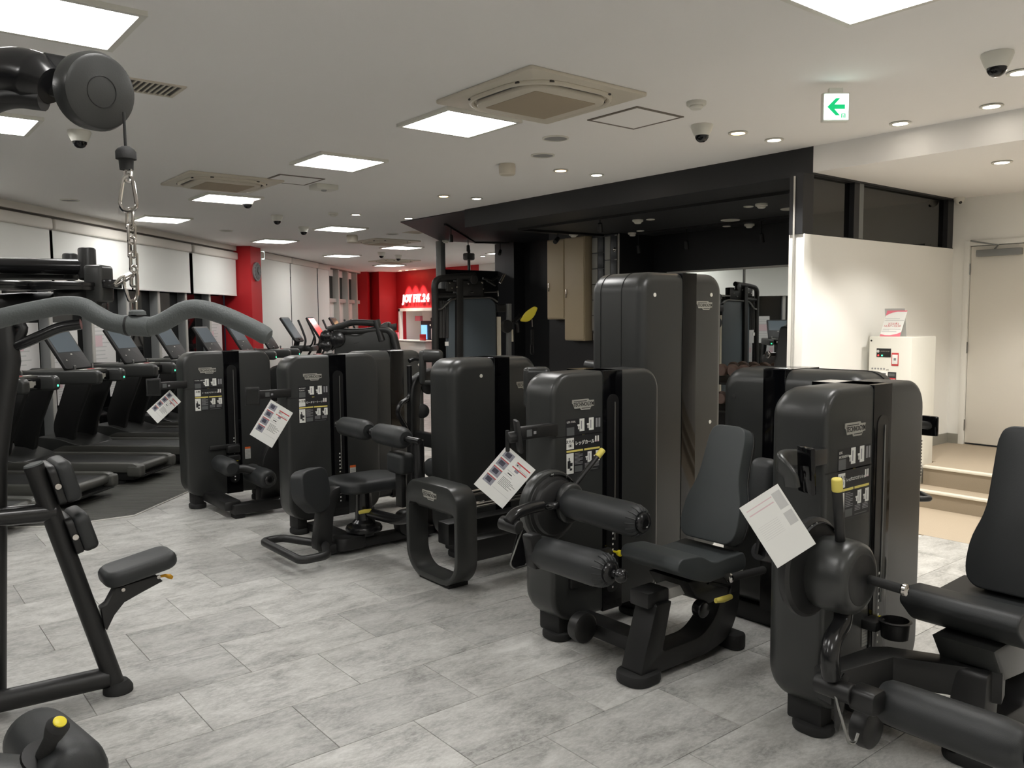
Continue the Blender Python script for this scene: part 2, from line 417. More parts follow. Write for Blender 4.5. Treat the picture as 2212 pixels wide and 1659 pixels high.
# ribbed rubber floor under the treadmills
def mat_outline():
    a = wp(-2.5, 2.84, 0); b = wp(16.0, 2.84, 0); c = wp(16.0, 0.02, 0); d = wp(-10.5, 0.02, 0)
    return [(-6.2, 8.2), (0.86, 7.45), (1.16, 7.22), (1.33, 7.185), (a.x, a.y), (b.x, b.y), (c.x, c.y), (d.x, d.y)]
mm = MB(); mm.prism(mat_outline(), (0, 0, 0.0), X3, Y3, Z3, 0.004)
mf = struct('floor_rubber', mm, 'mat_rubber')
rb = MB()
for k in range(-70, 40):
    s0 = -2.3+k*0.058
    d1 = 2.80
    p = wp(s0, 2.80, 0)
    if s0 < -2.45:                                    # edge that runs along the tiles
        t_ = (p.y-7.26)/0.692 if p.y < 7.26 else 0
        d1 = 2.80-max(0, (7.24+(max(0, 1.2-p.x))*0.08-p.y)/0.692*0)  # refined below
        for q in [2.80-0.02*i for i in range(130)]:
            w = wp(s0, q, 0)
            lim = 7.19 if w.x > 1.2 else (7.22+(1.2-w.x)*0.75 if w.x > 0.86 else 7.47+(0.86-w.x)*0.107)
            if w.y > lim+0.03: d1 = q; break
    A, B = wp(s0, 0.05, 0), wp(s0, d1, 0); h = WU*0.016
    rb.add([A-h+Z3*0.004, B-h+Z3*0.004, B+h+Z3*0.004, A+h+Z3*0.004, A-h*0.8+Z3*0.0065, B-h*0.8+Z3*0.0065, B+h*0.8+Z3*0.0065, A+h*0.8+Z3*0.0065],
           [(4, 5, 6, 7), (0, 1, 5, 4), (2, 3, 7, 6), (1, 2, 6, 5), (3, 0, 4, 7)])
ro = struct('rib', rb, 'mat_rubber', parent=mf); ro['kind'] = 'stuff'
edge = MB(); a, b = wp(-2.5, 2.845, 0), wp(9, 2.845, 0)
edge.tube([(-2, 7.78, 0.003), (0.86, 7.44, 0.003), (1.16, 7.21, 0.003), (1.33, 7.175, 0.003), (a.x, a.y, 0.003), (b.x, b.y, 0.003)], 0.008, 8)
struct('trim_1', edge, 'alu_light')
# ceiling
struct('ceiling', MB().box(-12, 14, -3, 25, CZ, CZ+0.15), 'ceiling')
bc = MB(); bc.prism([(6.13, 8.5), (9.6, 8.5), (9.6, 12.02), (8.12, 12.06), (6.12, 10.06)], (0, 0, CZ-0.012), X3, Y3, Z3, 0.012)
struct('ceiling_black', bc, 'wall_black')
struct('ceiling_alcove', MB().box(6.1, 9.62, 3.73, 8.5, 2.72, CZ), 'wall_black')
struct('ceiling_entry', MB().box(6.1, 9.3, -3, 3.73, 2.735, CZ), 'ceiling')
# outer walls
struct('wall_rear', MB().box(-12, 9.3, -3.1, -3, 0, CZ), 'wall_white')
struct('wall_far', MB().box(12.62, 12.8, 6, 17.0, 0, CZ), 'wall_white')
wr = MB()                                              # red reception wall with the niche cut out
for (y0, y1, z0, z1) in ((17.0, 18.95, 0, CZ), (20.82, 23.2, 0, CZ), (18.95, 20.82, 1.83, CZ), (18.95, 20.82, 0, 0.75)): wr.box(12.62, 12.8, y0, y1, z0, z1)
struct('wall_red', wr, 'red')
nb = MB()
nb.box(13.35, 13.4, 18.95, 20.82, 0.75, 1.83); nb.box(12.8, 13.35, 18.9, 18.95, 0.75, 1.83); nb.box(12.8, 13.35, 20.82, 20.87, 0.75, 1.83); nb.box(12.8, 13.4, 18.9, 20.87, 1.83, 1.88); nb.box(12.8, 13.4, 18.9, 20.87, 0.7, 0.75)
struct('wall_niche', nb, 'wall_white')
nf = MB()
nf.box(12.56, 12.66, 20.78, 20.86, 0.75, 1.87); nf.box(12.56, 12.66, 18.91, 18.99, 0.75, 1.87); nf.box(12.56, 12.66, 18.91, 20.86, 1.80, 1.88); nf.box(12.5, 12.7, 18.91, 20.86, 0.72, 0.76)
struct('trim_2', nf, 'white')
# corner pilaster of the red wall
pl = MB(); pl.box(12.05, 12.62, 21.05, 21.9, 0, CZ); pl.obox((11.72, 21.55, CZ/2), (0.3, 0.5, CZ), Matrix.Rotation(math.radians(46), 3, 'Z'))
struct('wall_pilaster', pl, 'red')
# black alcove
struct('wall_alcove', MB().box(8.9, 9.0, 3.73, 7.9, 0, 2.72), 'wall_deep')
struct('wall_shaft', MB().box(8.2, 8.95, 7.88, 9.3, 0, CZ-0.01), 'wall_deep')
struct('wall_recess', MB().box(9.6, 9.72, 9.2, 12.1, 0, CZ-0.01), 'wall_deep')
struct('wall_column', MB().box(9.35, 9.75, 11.55, 12.1, 0, CZ-0.01), 'wall_black')
struct('wall_screen', MB().box(8.16, 9.4, 12.02, 12.12, 0, 2.44), 'wall_deep')
pm = MB(); pm.box(8.08, 8.18, 11.98, 12.14, 0, CZ-0.012, 0.01)
struct('trim_3', pm, 'post')
# white partition with glazing above
pw = MB(); pw.box(6.1, 8.65, 3.73, 3.85, 0, 2.245)
struct('wall_partition', pw, 'wall_white')
pe = MB(); pe.box(5.98, 6.1, 3.72, 3.86, 0, 2.245, 0.004)
struct('wall_partition_end', pe, 'wall_white')
gp = MB(); gp.box(5.965, 6.115, 3.73, 3.85, 2.245, 2.72)
struct('trim_4', gp, 'wall_black')
ge = MB(); ge.cyl((5.955, 3.80, 0), (5.955, 3.80, 2.70), 0.008, seg=8)
struct('trim_5', ge, 'alu_light')
w1 = struct('window_1', MB().box(6.76, 6.845, 3.74, 3.84, 2.245, 2.735), 'wall_black')
struct('frame_post', MB().box(6.845, 6.915, 3.74, 3.84, 2.245, 2.735), 'post', parent=w1)
struct('frame_post', MB().box(8.53, 8.65, 3.74, 3.84, 2.245, 2.735), 'wall_black', parent=w1)
struct('sill', MB().box(6.1, 8.65, 3.735, 3.845, 2.235, 2.252), 'wall_black', parent=w1)
for a, b in ((6.115, 6.76), (6.915, 8.53)): struct('pane', MB().box(a, b, 3.785, 3.79, 2.25, 2.735), 'smoke_glass', parent=w1)
# entry back wall with door
bw = MB()
for (y0, y1, z0, z1) in ((3.60, 3.85, 0, 2.735), (-3, 2.6, 0, 2.735), (2.6, 3.60, 2.275, 2.735)): bw.box(8.65, 8.8, y0, y1, z0, z1)
struct('wall_back', bw, 'wall_white')
d1 = struct('door_1', MB().box(8.66, 8.70, 2.66, 3.565, 0.32, 2.255, 0.003), 'door')
df = MB(); df.box(8.635, 8.74, 3.57, 3.62, 0.30, 2.31, 0.004); df.box(8.635, 8.74, 2.58, 3.57, 2.26, 2.31, 0.004); df.box(8.635, 8.74, 2.58, 2.65, 0.30, 2.26, 0.004)
struct('door_frame', df, 'wall_white', parent=d1)
for z in (0.44, 1.21, 1.98): struct('hinge', MB().cyl((8.648, 3.568, z), (8.648, 3.568, z+0.11), 0.007, seg=8), 'steel', parent=d1)
struct('door_handle', MB().tube(fillet([(8.66, 2.86, 1.24), (8.60, 2.86, 1.24), (8.60, 2.98, 1.24)], 0.02), 0.011, 10), 'steel', parent=d1)
dc = MB(); dc.box(8.60, 8.66, 3.10, 3.50, 2.15, 2.215, 0.008)
cl = struct('door_closer', dc, 'alu', parent=d1)
struct('closer_arm', MB().tube([(8.63, 3.34, 2.215), (8.60, 3.30, 2.25), (8.58, 3.52, 2.30), (8.64, 3.56, 2.31)], 0.009, 8), 'alu', parent=cl)
# steps
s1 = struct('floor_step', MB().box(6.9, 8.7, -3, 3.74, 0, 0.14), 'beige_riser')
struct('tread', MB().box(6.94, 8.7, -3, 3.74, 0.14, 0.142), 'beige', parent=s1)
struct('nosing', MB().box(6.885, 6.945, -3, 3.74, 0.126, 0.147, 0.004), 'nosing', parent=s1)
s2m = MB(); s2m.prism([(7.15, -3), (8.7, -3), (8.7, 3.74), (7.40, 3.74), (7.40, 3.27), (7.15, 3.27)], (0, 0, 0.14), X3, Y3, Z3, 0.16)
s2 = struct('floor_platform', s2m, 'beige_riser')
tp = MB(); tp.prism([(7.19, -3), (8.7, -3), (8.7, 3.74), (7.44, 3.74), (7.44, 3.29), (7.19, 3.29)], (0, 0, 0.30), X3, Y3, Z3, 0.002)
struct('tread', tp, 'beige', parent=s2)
struct('nosing', MB().box(7.135, 7.195, -3, 3.27, 0.286, 0.307, 0.004), 'nosing', parent=s2)
struct('baseboard_back', MB().box(8.637, 8.66, 3.62, 3.74, 0.30, 0.40), 'baseboard')
struct('baseboard_partition', MB().box(7.42, 8.65, 3.718, 3.74, 0.30, 0.40), 'baseboard')
# ---- window wall
ww = MB(WT()); ww.box(-14, 16.2, -0.12, 0.0, 2.70, CZ)
struct('wall_window', ww, 'wall_white')
wl = MB(WT()); wl.box(-14, 15.4, -0.12, 0.0, 0, 0.12)
struct('wall_window_base', wl, 'alu_light')
tr = MB(WT()); tr.box(-14, 5.98, 0.0, 0.10, 2.83, 2.852); tr.box(6.45, 15.3, 0.0, 0.10, 2.87, 2.892)
struct('trim_6', tr, 'groove')
ph = MB(WT()); ph.box(-14, 5.98, 0.0, 0.16, 2.856, CZ); ph.box(6.45, 15.3, 0.0, 0.12, 2.894, CZ)
struct('trim_7', ph, 'pelmet')
cm = MB(WT()); cm.box(5.98, 6.47, -0.1, 0.42, 0, CZ-0.001)
struct('wall_red_column', cm, 'red')
MS = [0.62+0.86*k for k in range(-8, 7)]
for i in range(len(MS)-1):
    a, b = MS[i], MS[i+1]
    wn = MB(WT()); wn.box(a-0.035, a+0.035, -0.06, 0.10, 0.12, 2.72, 0.004)
    wo = struct('window_%d' % (i+2), wn, 'alu')
    struct('mullion_face', MB(WT()).box(a-0.03, a+0.03, 0.10, 0.112, 0.12, 2.72), 'alu_light', parent=wo)
    struct('pane', MB(WT()).box(a+0.035, b-0.035, -0.03, -0.02, 0.14, 2.72), 'pane', parent=wo)
    struct('sill', MB(WT()).box(a+0.035, b-0.035, -0.05, 0.06, 0.10, 0.15), 'alu_light', parent=wo)
# windows past the full-height blinds
ux_ = [11.55, 12.42, 13.28, 14.15, 15.25]
for i in range(4):
    a, b = ux_[i], ux_[i+1]
    wn = MB(WT()); wn.box(a-0.05, a+0.05, -0.1, 0.14, 0.0, 2.87, 0.004)
    wo = struct('window_%d' % (i+20), wn, 'alu_light')
    struct('pane', MB(WT()).box(a+0.05, b-0.05, -0.03, -0.02, 2.12, 2.80), 'pane', parent=wo)
    struct('transom', MB(WT()).box(a+0.05, b-0.05, -0.06, 0.08, 2.02, 2.12, 0.004), 'alu_light', parent=wo)
    struct('spandrel', MB(WT()).box(a+0.05, b-0.05, -0.05, 0.0, 0.0, 2.02), 'white', parent=wo)
# ================================================================ BLINDS, POSTERS ON THE GLASS, CLOCK
def blind(s0, s1, zt, zb, d, where, group):
    t = Thing('roller_blind', 'white roller blind '+where, 'blind', wp((s0+s1)/2, d, zb), group)
    t.part('cassette', MB(WT()).box(s0, s1, d-0.05, d+0.05, zt, zt+0.13, 0.02, 3), 'pelmet')
    t.part('fabric', MB(WT()).box(s0+0.012, s1-0.012, d-0.004, d+0.002, zb+0.02, zt+0.02), 'blind')
    t.part('bottom_bar', MB(WT()).box(s0+0.012, s1-0.012, d-0.009, d+0.009, zb, zb+0.025, 0.005), 'white')
BL = [(-6.42+1.765*k, -4.67+1.765*k) for k in range(6)]+[(4.225, 5.955)]
for i, (a, b) in enumerate(BL):
    wh = 'over the windows, pulled halfway down' if i < 6 else 'beside the red column, pulled halfway down'
    blind(a+0.02, b, 2.69, 2.03, 0.15, wh, 'half-drawn roller blinds above the treadmills')
for i, (a, b) in enumerate([(6.50, 8.75), (8.78, 10.58), (10.62, 11.5)]):
    blind(a, b, 2.80, 0.12, 0.16, ('next to the red column with the clock, drawn to the floor', 'drawn to the floor, between two full-length blinds', 'drawn to the floor, beside the bare windows')[i], 'full-length roller blinds')
def wall_sheet(name, s0, s1, z0, z1, d, label, cat, group, rows=9, tone='print_grey'):
    rects = []
    w, h = s1-s0, z1-z0
    for k in range(rows):
        y = h*(0.9-0.8*k/rows); rects.append((w*0.1, y-h*0.025, w*(0.5+0.4*random.random()), y, 'paper_grey'))
    rects.append((w*0.1, h*0.45, w*0.45, h*0.7, 'print_pinkish'))
    mb, ms = grid_print(rects, w, h, wp(s0, d, z0), WU, Z3, 'poster')
    return solo(name, mb, ms, label, cat, group)
for i, (s0, w) in enumerate(((0.05, 0.5), (0.72, 0.6), (1.62, 0.56), (3.2, 0.5), (5.02, 0.6))):
    wall_sheet('window_poster', s0, s0+w, 0.98, 1.58, -0.01, 'large white printed poster stuck to the window behind a treadmill', 'poster', 'posters on the windows')
for i, (s0, w) in enumerate(((-0.42, 0.2), (-0.06, 0.24), (0.42, 0.2), (0.85, 0.26), (2.0, 0.24), (2.95, 0.22))):
    wall_sheet('window_notice', s0, s0+w, 0.55, 1.02, -0.012, 'narrow white notice hanging low on the window glass', 'notice', 'notices low on the windows', rows=12)
t = Thing('wall_clock', 'round white wall clock on the red column', 'clock', wp(6.22, 0.42, 2.31))
c = wp(6.22, 0.42, 2.485)
t.part('rim', MB().lathe([(0, 0.175), (0.03, 0.175), (0.036, 0.16), (0.03, 0.155)], c, WN, 32), 'alu')
f = t.part('face', MB().lathe([(0.028, 0.155), (0.03, 0.155)], c, WN, 32), 'white')
hd = MB(); hx = WU
hd.tube([c+WN*0.034, c+WN*0.034+Z3*0.09+hx*0.02], 0.004, 6); t.part('hand', hd, 'ink', parent=f)
hd = MB(); hd.tube([c+WN*0.036, c+WN*0.036-Z3*0.05+hx*0.05], 0.005, 6); t.part('hand', hd, 'ink', parent=f)
for k in range(12):
    a = math.pi*2*k/12; q = c+WN*0.031+(hx*math.sin(a)+Z3*math.cos(a))*0.13
    t.part('numeral', text_mb(str(12 if k == 0 else k), q, WU, Z3, 0.045, 0.0005), 'ink', parent=f, kind='stuff')
# ================================================================ CEILING FIXTURES
def spot(t, p, power, ang, col, blend=0.4, aim=(0, 0, -1), r=0.04):
    l = bpy.data.lights.new('lamp', 'SPOT'); l.energy = power; l.spot_size = math.radians(ang); l.spot_blend = blend; l.color = col; l.shadow_soft_size = r
    o = bpy.data.objects.new('lamp', l); COL.objects.link(o); o.parent = t.e; o.location = V(p)-t.o
    o.rotation_euler = V(aim).to_track_quat('-Z', 'Y').to_euler(); return o
def panel(x, y, label, s=0.56):
    t = Thing('ceiling_panel_light', label, 'light', (x, y, CZ-0.022), 'square ceiling light panels')
    h = s/2
    fr = MB()
    for a, b, c, d in ((-h-0.03, h+0.03, -h-0.03, -h), (-h-0.03, h+0.03, h, h+0.03), (-h-0.03, -h, -h, h), (h, h+0.03, -h, h)): fr.box(x+a, x+b, y+c, y+d, CZ-0.022, CZ)
    t.part('frame', fr, 'plastic_white')
    t.part('diffuser', MB().box(x-h, x+h, y-h, y+h, CZ-0.014, CZ-0.006), 'diffuser')
PL = 'square recessed ceiling light panel '
for x, y, w in ((0.80, 4.20, 'above the lat bar pulley arm'), (0.80, 6.60, 'beside the pulley arm, near a dome camera'), (3.37, 4.75, 'next to the large ceiling air conditioner'), (3.37, 6.53, 'between the ceiling speakers and the square hatch'),
                (3.37, 9.20, 'beside the second air conditioner'), (3.37, 11.57, 'over the treadmills near the blinds'), (5.83, 11.30, 'near the tip of the black ceiling'), (5.83, 13.70, 'by the red column'),
                (8.30, 13.62, 'behind the black ceiling, beside the third air conditioner'), (8.32, 16.08, 'over the cross trainers'), (10.82, 18.36, 'before the red reception wall'), (3.37, 1.78, 'near the entry, above the leg machines'),
                (10.80, 13.6, 'seen over the black screen wall'), (0.80, 1.80, 'added out of view overhead to light the room'), (0.80, -0.6, 'added unseen at the rear of the room for light'), (3.37, -0.6, 'added unseen at the rear near the entry for light'), (-1.7, 4.2, 'added out of view over the left machines for light'), (-1.7, 1.8, 'added out of view left of the lat machine for light'), (-1.7, 6.6, 'added out of view by the left windows for light'), (0.80, 9.0, 'added out of view to brighten the blinds at the left')):  # unseen panels continue the grid, added for illumination; the last brightens the blinds
    panel(x, y, PL+w)
def downlight(x, y, z, label, warm=False, power=26, ang=75, group='round ceiling downlights', aim=(0, 0, -1), lamp=True):
    t = Thing('downlight', label, 'light', (x, y, z-0.012), group)
    t.part('ring', MB().lathe([(0, 0.062), (-0.006, 0.072), (-0.012, 0.066), (-0.010, 0.05), (0, 0.05)], (x, y, z), Z3, 28), 'plastic_white')
    t.part('bulb', MB().lathe([(-0.004, 0.05), (-0.009, 0.035), (-0.010, 0.0)], (x, y, z), Z3, 24), 'lens_warm' if warm else 'lens')
    if lamp: spot(t, (x, y, z-0.03), power, ang, (1.0, 0.88, 0.74) if warm else (1.0, 0.96, 0.90), aim=aim)
RD = 'round recessed downlight '
for x, y, w, wm in ((5.19, 5.72, 'near the beige round sounder', 1), (5.63, 5.70, 'by the black soffit, near the beige sounder', 0), (5.23, 7.68, 'of a pair by the black soffit, warmer one', 1), (5.63, 7.61, 'of a pair by the black soffit, whiter one', 0),
                    (5.99, 9.64, 'at the tip of the black ceiling', 0), (5.23, 9.69, 'beside a smoke detector, near the tip of the black ceiling', 0), (5.195, 3.79, 'beside a dome camera, warmer one of a pair', 1), (5.62, 3.77, 'at the corner where the black soffit meets the white one', 0),
                    (5.86, 2.915, 'washing the white soffit beside the partition', 0), (5.86, 2.32, 'washing the white soffit near the door', 0), (5.18, 1.907, 'beside the dome camera above the entry', 0)):
    downlight(x, y, CZ, RD+w, bool(wm), power=55 if 'washing' in w else 32, ang=90 if 'washing' in w else 75)
for x, y in ((6.84, 2.62), (7.9, 1.6), (7.0, 0.9)): downlight(x, y, 2.735, RD+('in the low entry ceiling above the steps' if y > 2 else 'in the low entry ceiling beyond the door'), False, 32, 120)
for x, y in ((10.95, 14.6), (10.9, 13.0)): downlight(x, y, CZ, RD+'far behind the black screen wall', False, 20, 75)
for i, y in enumerate((20.35, 20.0, 19.6)):
    downlight(12.34, y, CZ, RD+'grazing the red wall above the white lettering', True, 70, 50, 'downlights over the red wall', aim=(0.16, 0, -1))
# speakers
def speaker(x, y, z, label, r=0.1, m='speaker_mesh', group='round ceiling speakers'):
    t = Thing('ceiling_speaker', label, 'speaker', (x, y, z-0.01), group)
    t.part('rim', MB().lathe([(0, r), (-0.008, r), (-0.010, r-0.012), (-0.004, r-0.014)], (x, y, z), Z3, 32), 'plastic_white')
    t.part('grille', MB().lathe([(-0.004, r-0.014), (-0.005, 0.0)], (x, y, z), Z3, 32), m)
SPK = 'flush round grey speaker grille in the white ceiling '
for x, y, w in ((4.245, 4.735, 'beside the large air conditioner'), (4.60, 5.29, 'beside the beige round sounder'), (2.043, 10.366, 'near the blinds behind the chain'), (4.586, 12.558, 'over the middle treadmills'), (7.23, 17.3, 'by the cross trainers'), (9.44, 19.1, 'near the far windows'), (6.9, 11.6, 'beside the third air conditioner')):
    speaker(x, y, CZ, SPK+w)
# cameras
def dome(x, y, label, k=1.0, z=CZ):
    t = Thing('dome_camera', label, 'camera', (x, y, z-0.13*k), 'ceiling dome cameras')
    t.part('housing', MB().lathe([(0, 0.075*k), (-0.012*k, 0.078*k), (-0.055*k, 0.062*k), (-0.075*k, 0.052*k), (-0.075*k, 0.03*k)], (x, y, z), Z3, 28), 'plastic_white')
    t.part('bubble', MB().lathe([(-0.074*k, 0.048*k), (-0.09*k, 0.046*k), (-0.108*k, 0.034*k), (-0.118*k, 0.018*k), (-0.12*k, 0.0)], (x, y, z), Z3, 24), 'dome')
for x, y, w in ((1.38, 6.59, 'beside the pulley arm'), (4.79, 3.80, 'under the smoke detector by the downlight pair'), (4.72, 1.85, 'above the entry steps'), (4.45, 10.36, 'over the treadmill aisle'), (5.31, 11.43, 'beside the panel light at the black ceiling tip'), (3.55, 9.05, 'hanging before a panel light by the second air conditioner'),
                (9.3, 15.4, 'far back before the red wall'), (8.6, 14.9, 'far back beside the grey post'), (9.9, 20.0, 'by the far windows')):
    dome(x, y, 'white dome camera with dark bubble '+w)
# detectors
def detector(x, y, z, label, r=0.062):
    t = Thing('smoke_detector', label, 'detector', (x, y, z-0.05), 'smoke detectors')
    b = t.part('base', MB().lathe([(0, r), (-0.018, r), (-0.024, r*0.92), (-0.024, r*0.7)], (x, y, z), Z3, 24), 'plastic_white')
    t.part('cap', MB().lathe([(-0.024, r*0.66), (-0.034, r*0.7), (-0.046, r*0.5), (-0.048, 0)], (x, y, z), Z3, 20), 'plastic_white')
for x, y, z, w in ((4.254, 3.42, CZ, 'beside the exit sign, above a dome camera'), (4.93, 9.73, CZ, 'in the middle of the white ceiling'), (8.15, 11.93, CZ-0.012, 'at the top of the grey post'), (7.278, 6.69, 2.72, 'on the black ceiling, in front of the striped panels'),
                   (7.27, 5.01, 2.72, 'on the black ceiling near the glazed partition'), (8.33, 7.75, 2.72, 'on the black ceiling over a track light'), (7.76, 8.3, 2.72, 'on the black ceiling above the beige cabinet'), (8.75, 6.2, 2.72, 'on the black ceiling above the mirror'), (9.2, 15.9, CZ, 'far back before the red wall')):
    detector(x, y, z, 'small white smoke detector '+w)
t = Thing('ceiling_sounder', 'beige drum-shaped sounder on the white ceiling', 'sounder', (4.62, 5.79, CZ-0.095), 'beige drum sounders')
t.part('drum', MB().lathe([(0, 0.07), (-0.02, 0.074), (-0.085, 0.072), (-0.095, 0.06), (-0.096, 0)], (4.62, 5.79, CZ), Z3, 28), 'ac_body')
t = Thing('ceiling_sounder', 'beige drum-shaped sounder near the third air conditioner', 'sounder', (6.47, 12.13, CZ-0.12), 'beige drum sounders')
t.part('drum', MB().lathe([(0, 0.085), (-0.02, 0.09), (-0.11, 0.088), (-0.12, 0.07), (-0.121, 0)], (6.47, 12.13, CZ), Z3, 28), 'ac_body')
t = Thing('ceiling_sounder', 'beige drum-shaped lamp on the black ceiling behind the glazed partition', 'lamp', (8.45, 4.03, 2.72-0.1), 'beige drum sounders')
t.part('drum', MB().lathe([(0, 0.075), (-0.02, 0.08), (-0.09, 0.078), (-0.1, 0.06), (-0.101, 0)], (8.45, 4.03, 2.72), Z3, 28), 'ac_body')
# air conditioners
def cassette(x, y, label, s=0.92):
    t = Thing('ceiling_air_conditioner', label, 'air conditioner', (x, y, CZ-0.06), 'square ceiling air conditioners')
    h = s/2
    t.part('cover', MB().prism(rrect(s, s, 0.02), (x, y, CZ-0.022), X3, Y3, Z3, 0.022, 0.006), 'ac_body')
    ring = MB(); q = rrect(s*0.80, s*0.80, 0.24, 8)
    ring.tube([(x+a, y+b, CZ-0.026) for a, b in q], 0.018, 8, closed=True)
    t.part('outlet_rim', ring, 'ac_body')
    t.part('grille_body', MB().prism(rrect(s*0.70, s*0.70, 0.16, 8), (x, y, CZ-0.055), X3, Y3, Z3, 0.036, 0.012), 'ac_body')
    t.part('intake_grille', MB().prism(rrect(s*0.52, s*0.52, 0.01, 2), (x, y, CZ-0.058), X3, Y3, Z3, 0.004), 'ac_mesh')
    for a in range(4):
        R = Matrix.Rotation(a*math.pi/2, 3, 'Z'); c = R @ V((0, h*0.755, 0))
        t.part('air_slot', MB().obox((x+c.x, y+c.y, CZ-0.027), (s*0.52, 0.045, 0.012), R, 0.004), 'vent_dark')
cassette(3.385, 3.915, 'large beige ceiling air conditioner next to a panel light')
cassette(2.95, 8.15, 'beige ceiling air conditioner behind the hanging chain', 0.9)
cassette(7.45, 12.75, 'beige ceiling air conditioner near the tip of the black ceiling', 0.9)
cassette(10.1, 16.9, 'far ceiling air conditioner before the red wall', 0.9)
# hatches and vents
def hatch(x, y, s, label, z=CZ):
    t = Thing('ceiling_hatch', label, 'hatch', (x, y, z-0.006), 'flush ceiling hatches'); h = s/2
    fr = MB()
    for a, b, c, d in ((-h, h, -h, -h+0.022), (-h, h, h-0.022, h), (-h, -h+0.022, -h+0.022, h-0.022), (h-0.022, h, -h+0.022, h-0.022)): fr.box(x+a, x+b, y+c, y+d, z-0.006, z)
    t.part('frame', fr, 'groove'); t.part('lid', MB().box(x-h+0.022, x+h-0.022, y-h+0.022, y+h-0.022, z-0.005, z), 'ceiling')
c = (at(1270, 259, Z=CZ)+at(1476, 251, Z=CZ))/2
hatch(c.x, c.y, 0.46, 'square access hatch with dark edge beside the large air conditioner')
c = at(632, 388, Z=CZ); hatch(c.x, c.y, 0.46, 'square access hatch near the small grey emergency light')
hatch(7.75, 2.35, 0.45, 'square hatch in the low entry ceiling', 2.735)
def vent(x0, x1, y0, y1, label):
    t = Thing('ceiling_vent', label, 'vent', ((x0+x1)/2, (y0+y1)/2, CZ-0.008), 'slatted ceiling vents')
    fr = MB(); w = 0.022
    for a, b, c, d in ((x0, x1, y0, y0+w), (x0, x1, y1-w, y1), (x0, x0+w, y0+w, y1-w), (x1-w, x1, y0+w, y1-w)): fr.box(a, b, c, d, CZ-0.008, CZ)
    t.part('frame', fr, 'ac_body'); t.part('backing', MB().box(x0+w, x1-w, y0+w, y1-w, CZ-0.001, CZ), 'vent_dark')
    n = 9
    for k in range(1, n):
        x = x0+w+(x1-x0-2*w)*k/n; t.part('slat', MB().box(x-0.005, x+0.005, y0+w, y1-w, CZ-0.008, CZ-0.001), 'ac_body')
vent(1.30, 1.62, 4.98, 5.26, 'slatted ceiling vent beside the pulley')
vent(6.9, 7.2, 11.0, 11.3, 'slatted ceiling vent near the tip of the black ceiling')
t = Thing('emergency_light', 'small grey box-shaped emergency light on the ceiling', 'light', (3.84, 7.76, CZ-0.05))
t.part('housing', MB().box(3.72, 3.96, 7.68, 7.86, CZ-0.05, CZ, 0.008), 'plastic_white')
t.part('lamp_window', MB().lathe([(0, 0.03), (-0.012, 0.024), (-0.016, 0)], (3.84, 7.77, CZ-0.05), Z3, 16), 'speaker_mesh')
# exit signs
def exit_sign(c, ux, w, h, label, arrow=True):
    c, ux = V(c), V(ux); n = ux.cross(Z3)
    t = Thing('exit_sign', label, 'sign', c-Z3*h/2)
    R = Matrix((ux, -n, Z3)).transposed()
    t.part('housing', MB().obox(c-n*0.02, (w, 0.04, h), R, 0.006), 'plastic_white')
    t.part('bracket', MB().obox(c-n*0.02+Z3*(h/2+0.012), (w*0.5, 0.03, 0.03), R), 'plastic_white')
    f = t.part('lit_face', MB().obox(c+n*0.0015, (w*0.9, 0.004, h*0.88), R), 'exit_face')
    k = w*0.30
    ar = [(-1.15, 0), (-0.1, 1.05), (0.45, 1.05), (-0.25, 0.28), (1.05, 0.28), (1.05, -0.28), (-0.25, -0.28), (0.45, -1.05), (-0.1, -1.05)]
    if arrow:
        t.part('arrow', MB().prism([(x*k, y*k) for x, y in ar[::-1]], c+n*0.0036, ux, Z3, n, 0.001), 'exit_green', parent=f)
        mb, ms = grid_print([(0.1, 0.1, 0.3, 0.9, 'exit_green'), (0.7, 0.1, 0.9, 0.9, 'exit_green'), (0.1, 0.75, 0.9, 0.9, 'exit_green'), (0.42, 0.1, 0.56, 0.6, 'exit_green')], 1, 1, (0, 0, 0), X3, Y3, 'exit_face')
        s_ = w*0.2; o = c+n*0.004+ux*(w*0.16)-Z3*(h*0.40)
        mb.v = [o+ux*(p.x*s_)+Z3*(p.y*s_) for p in mb.v]
        t.part('pictogram', mb, ms, parent=f)
    else:
        t.part('arrow', MB().prism([(-x*k*0.6, y*k*0.6) for x, y in ar], c+n*0.0036, ux, Z3, n, 0.001), 'exit_green', parent=f)
c = at(1807, 208, D=(at(1808, 178, Z=CZ)-EYE).dot(FW)); c.z = 2.80
exit_sign(c, V((0.78, -0.63, 0)).normalized(), 0.155, 0.165, 'lit white exit sign with a green arrow pointing left')
p = at(565, 551, Y=16.0)
exit_sign(p, V((0.78, -0.62, 0)).normalized(), 0.12, 0.19, 'small lit green exit sign beside the red column', False)
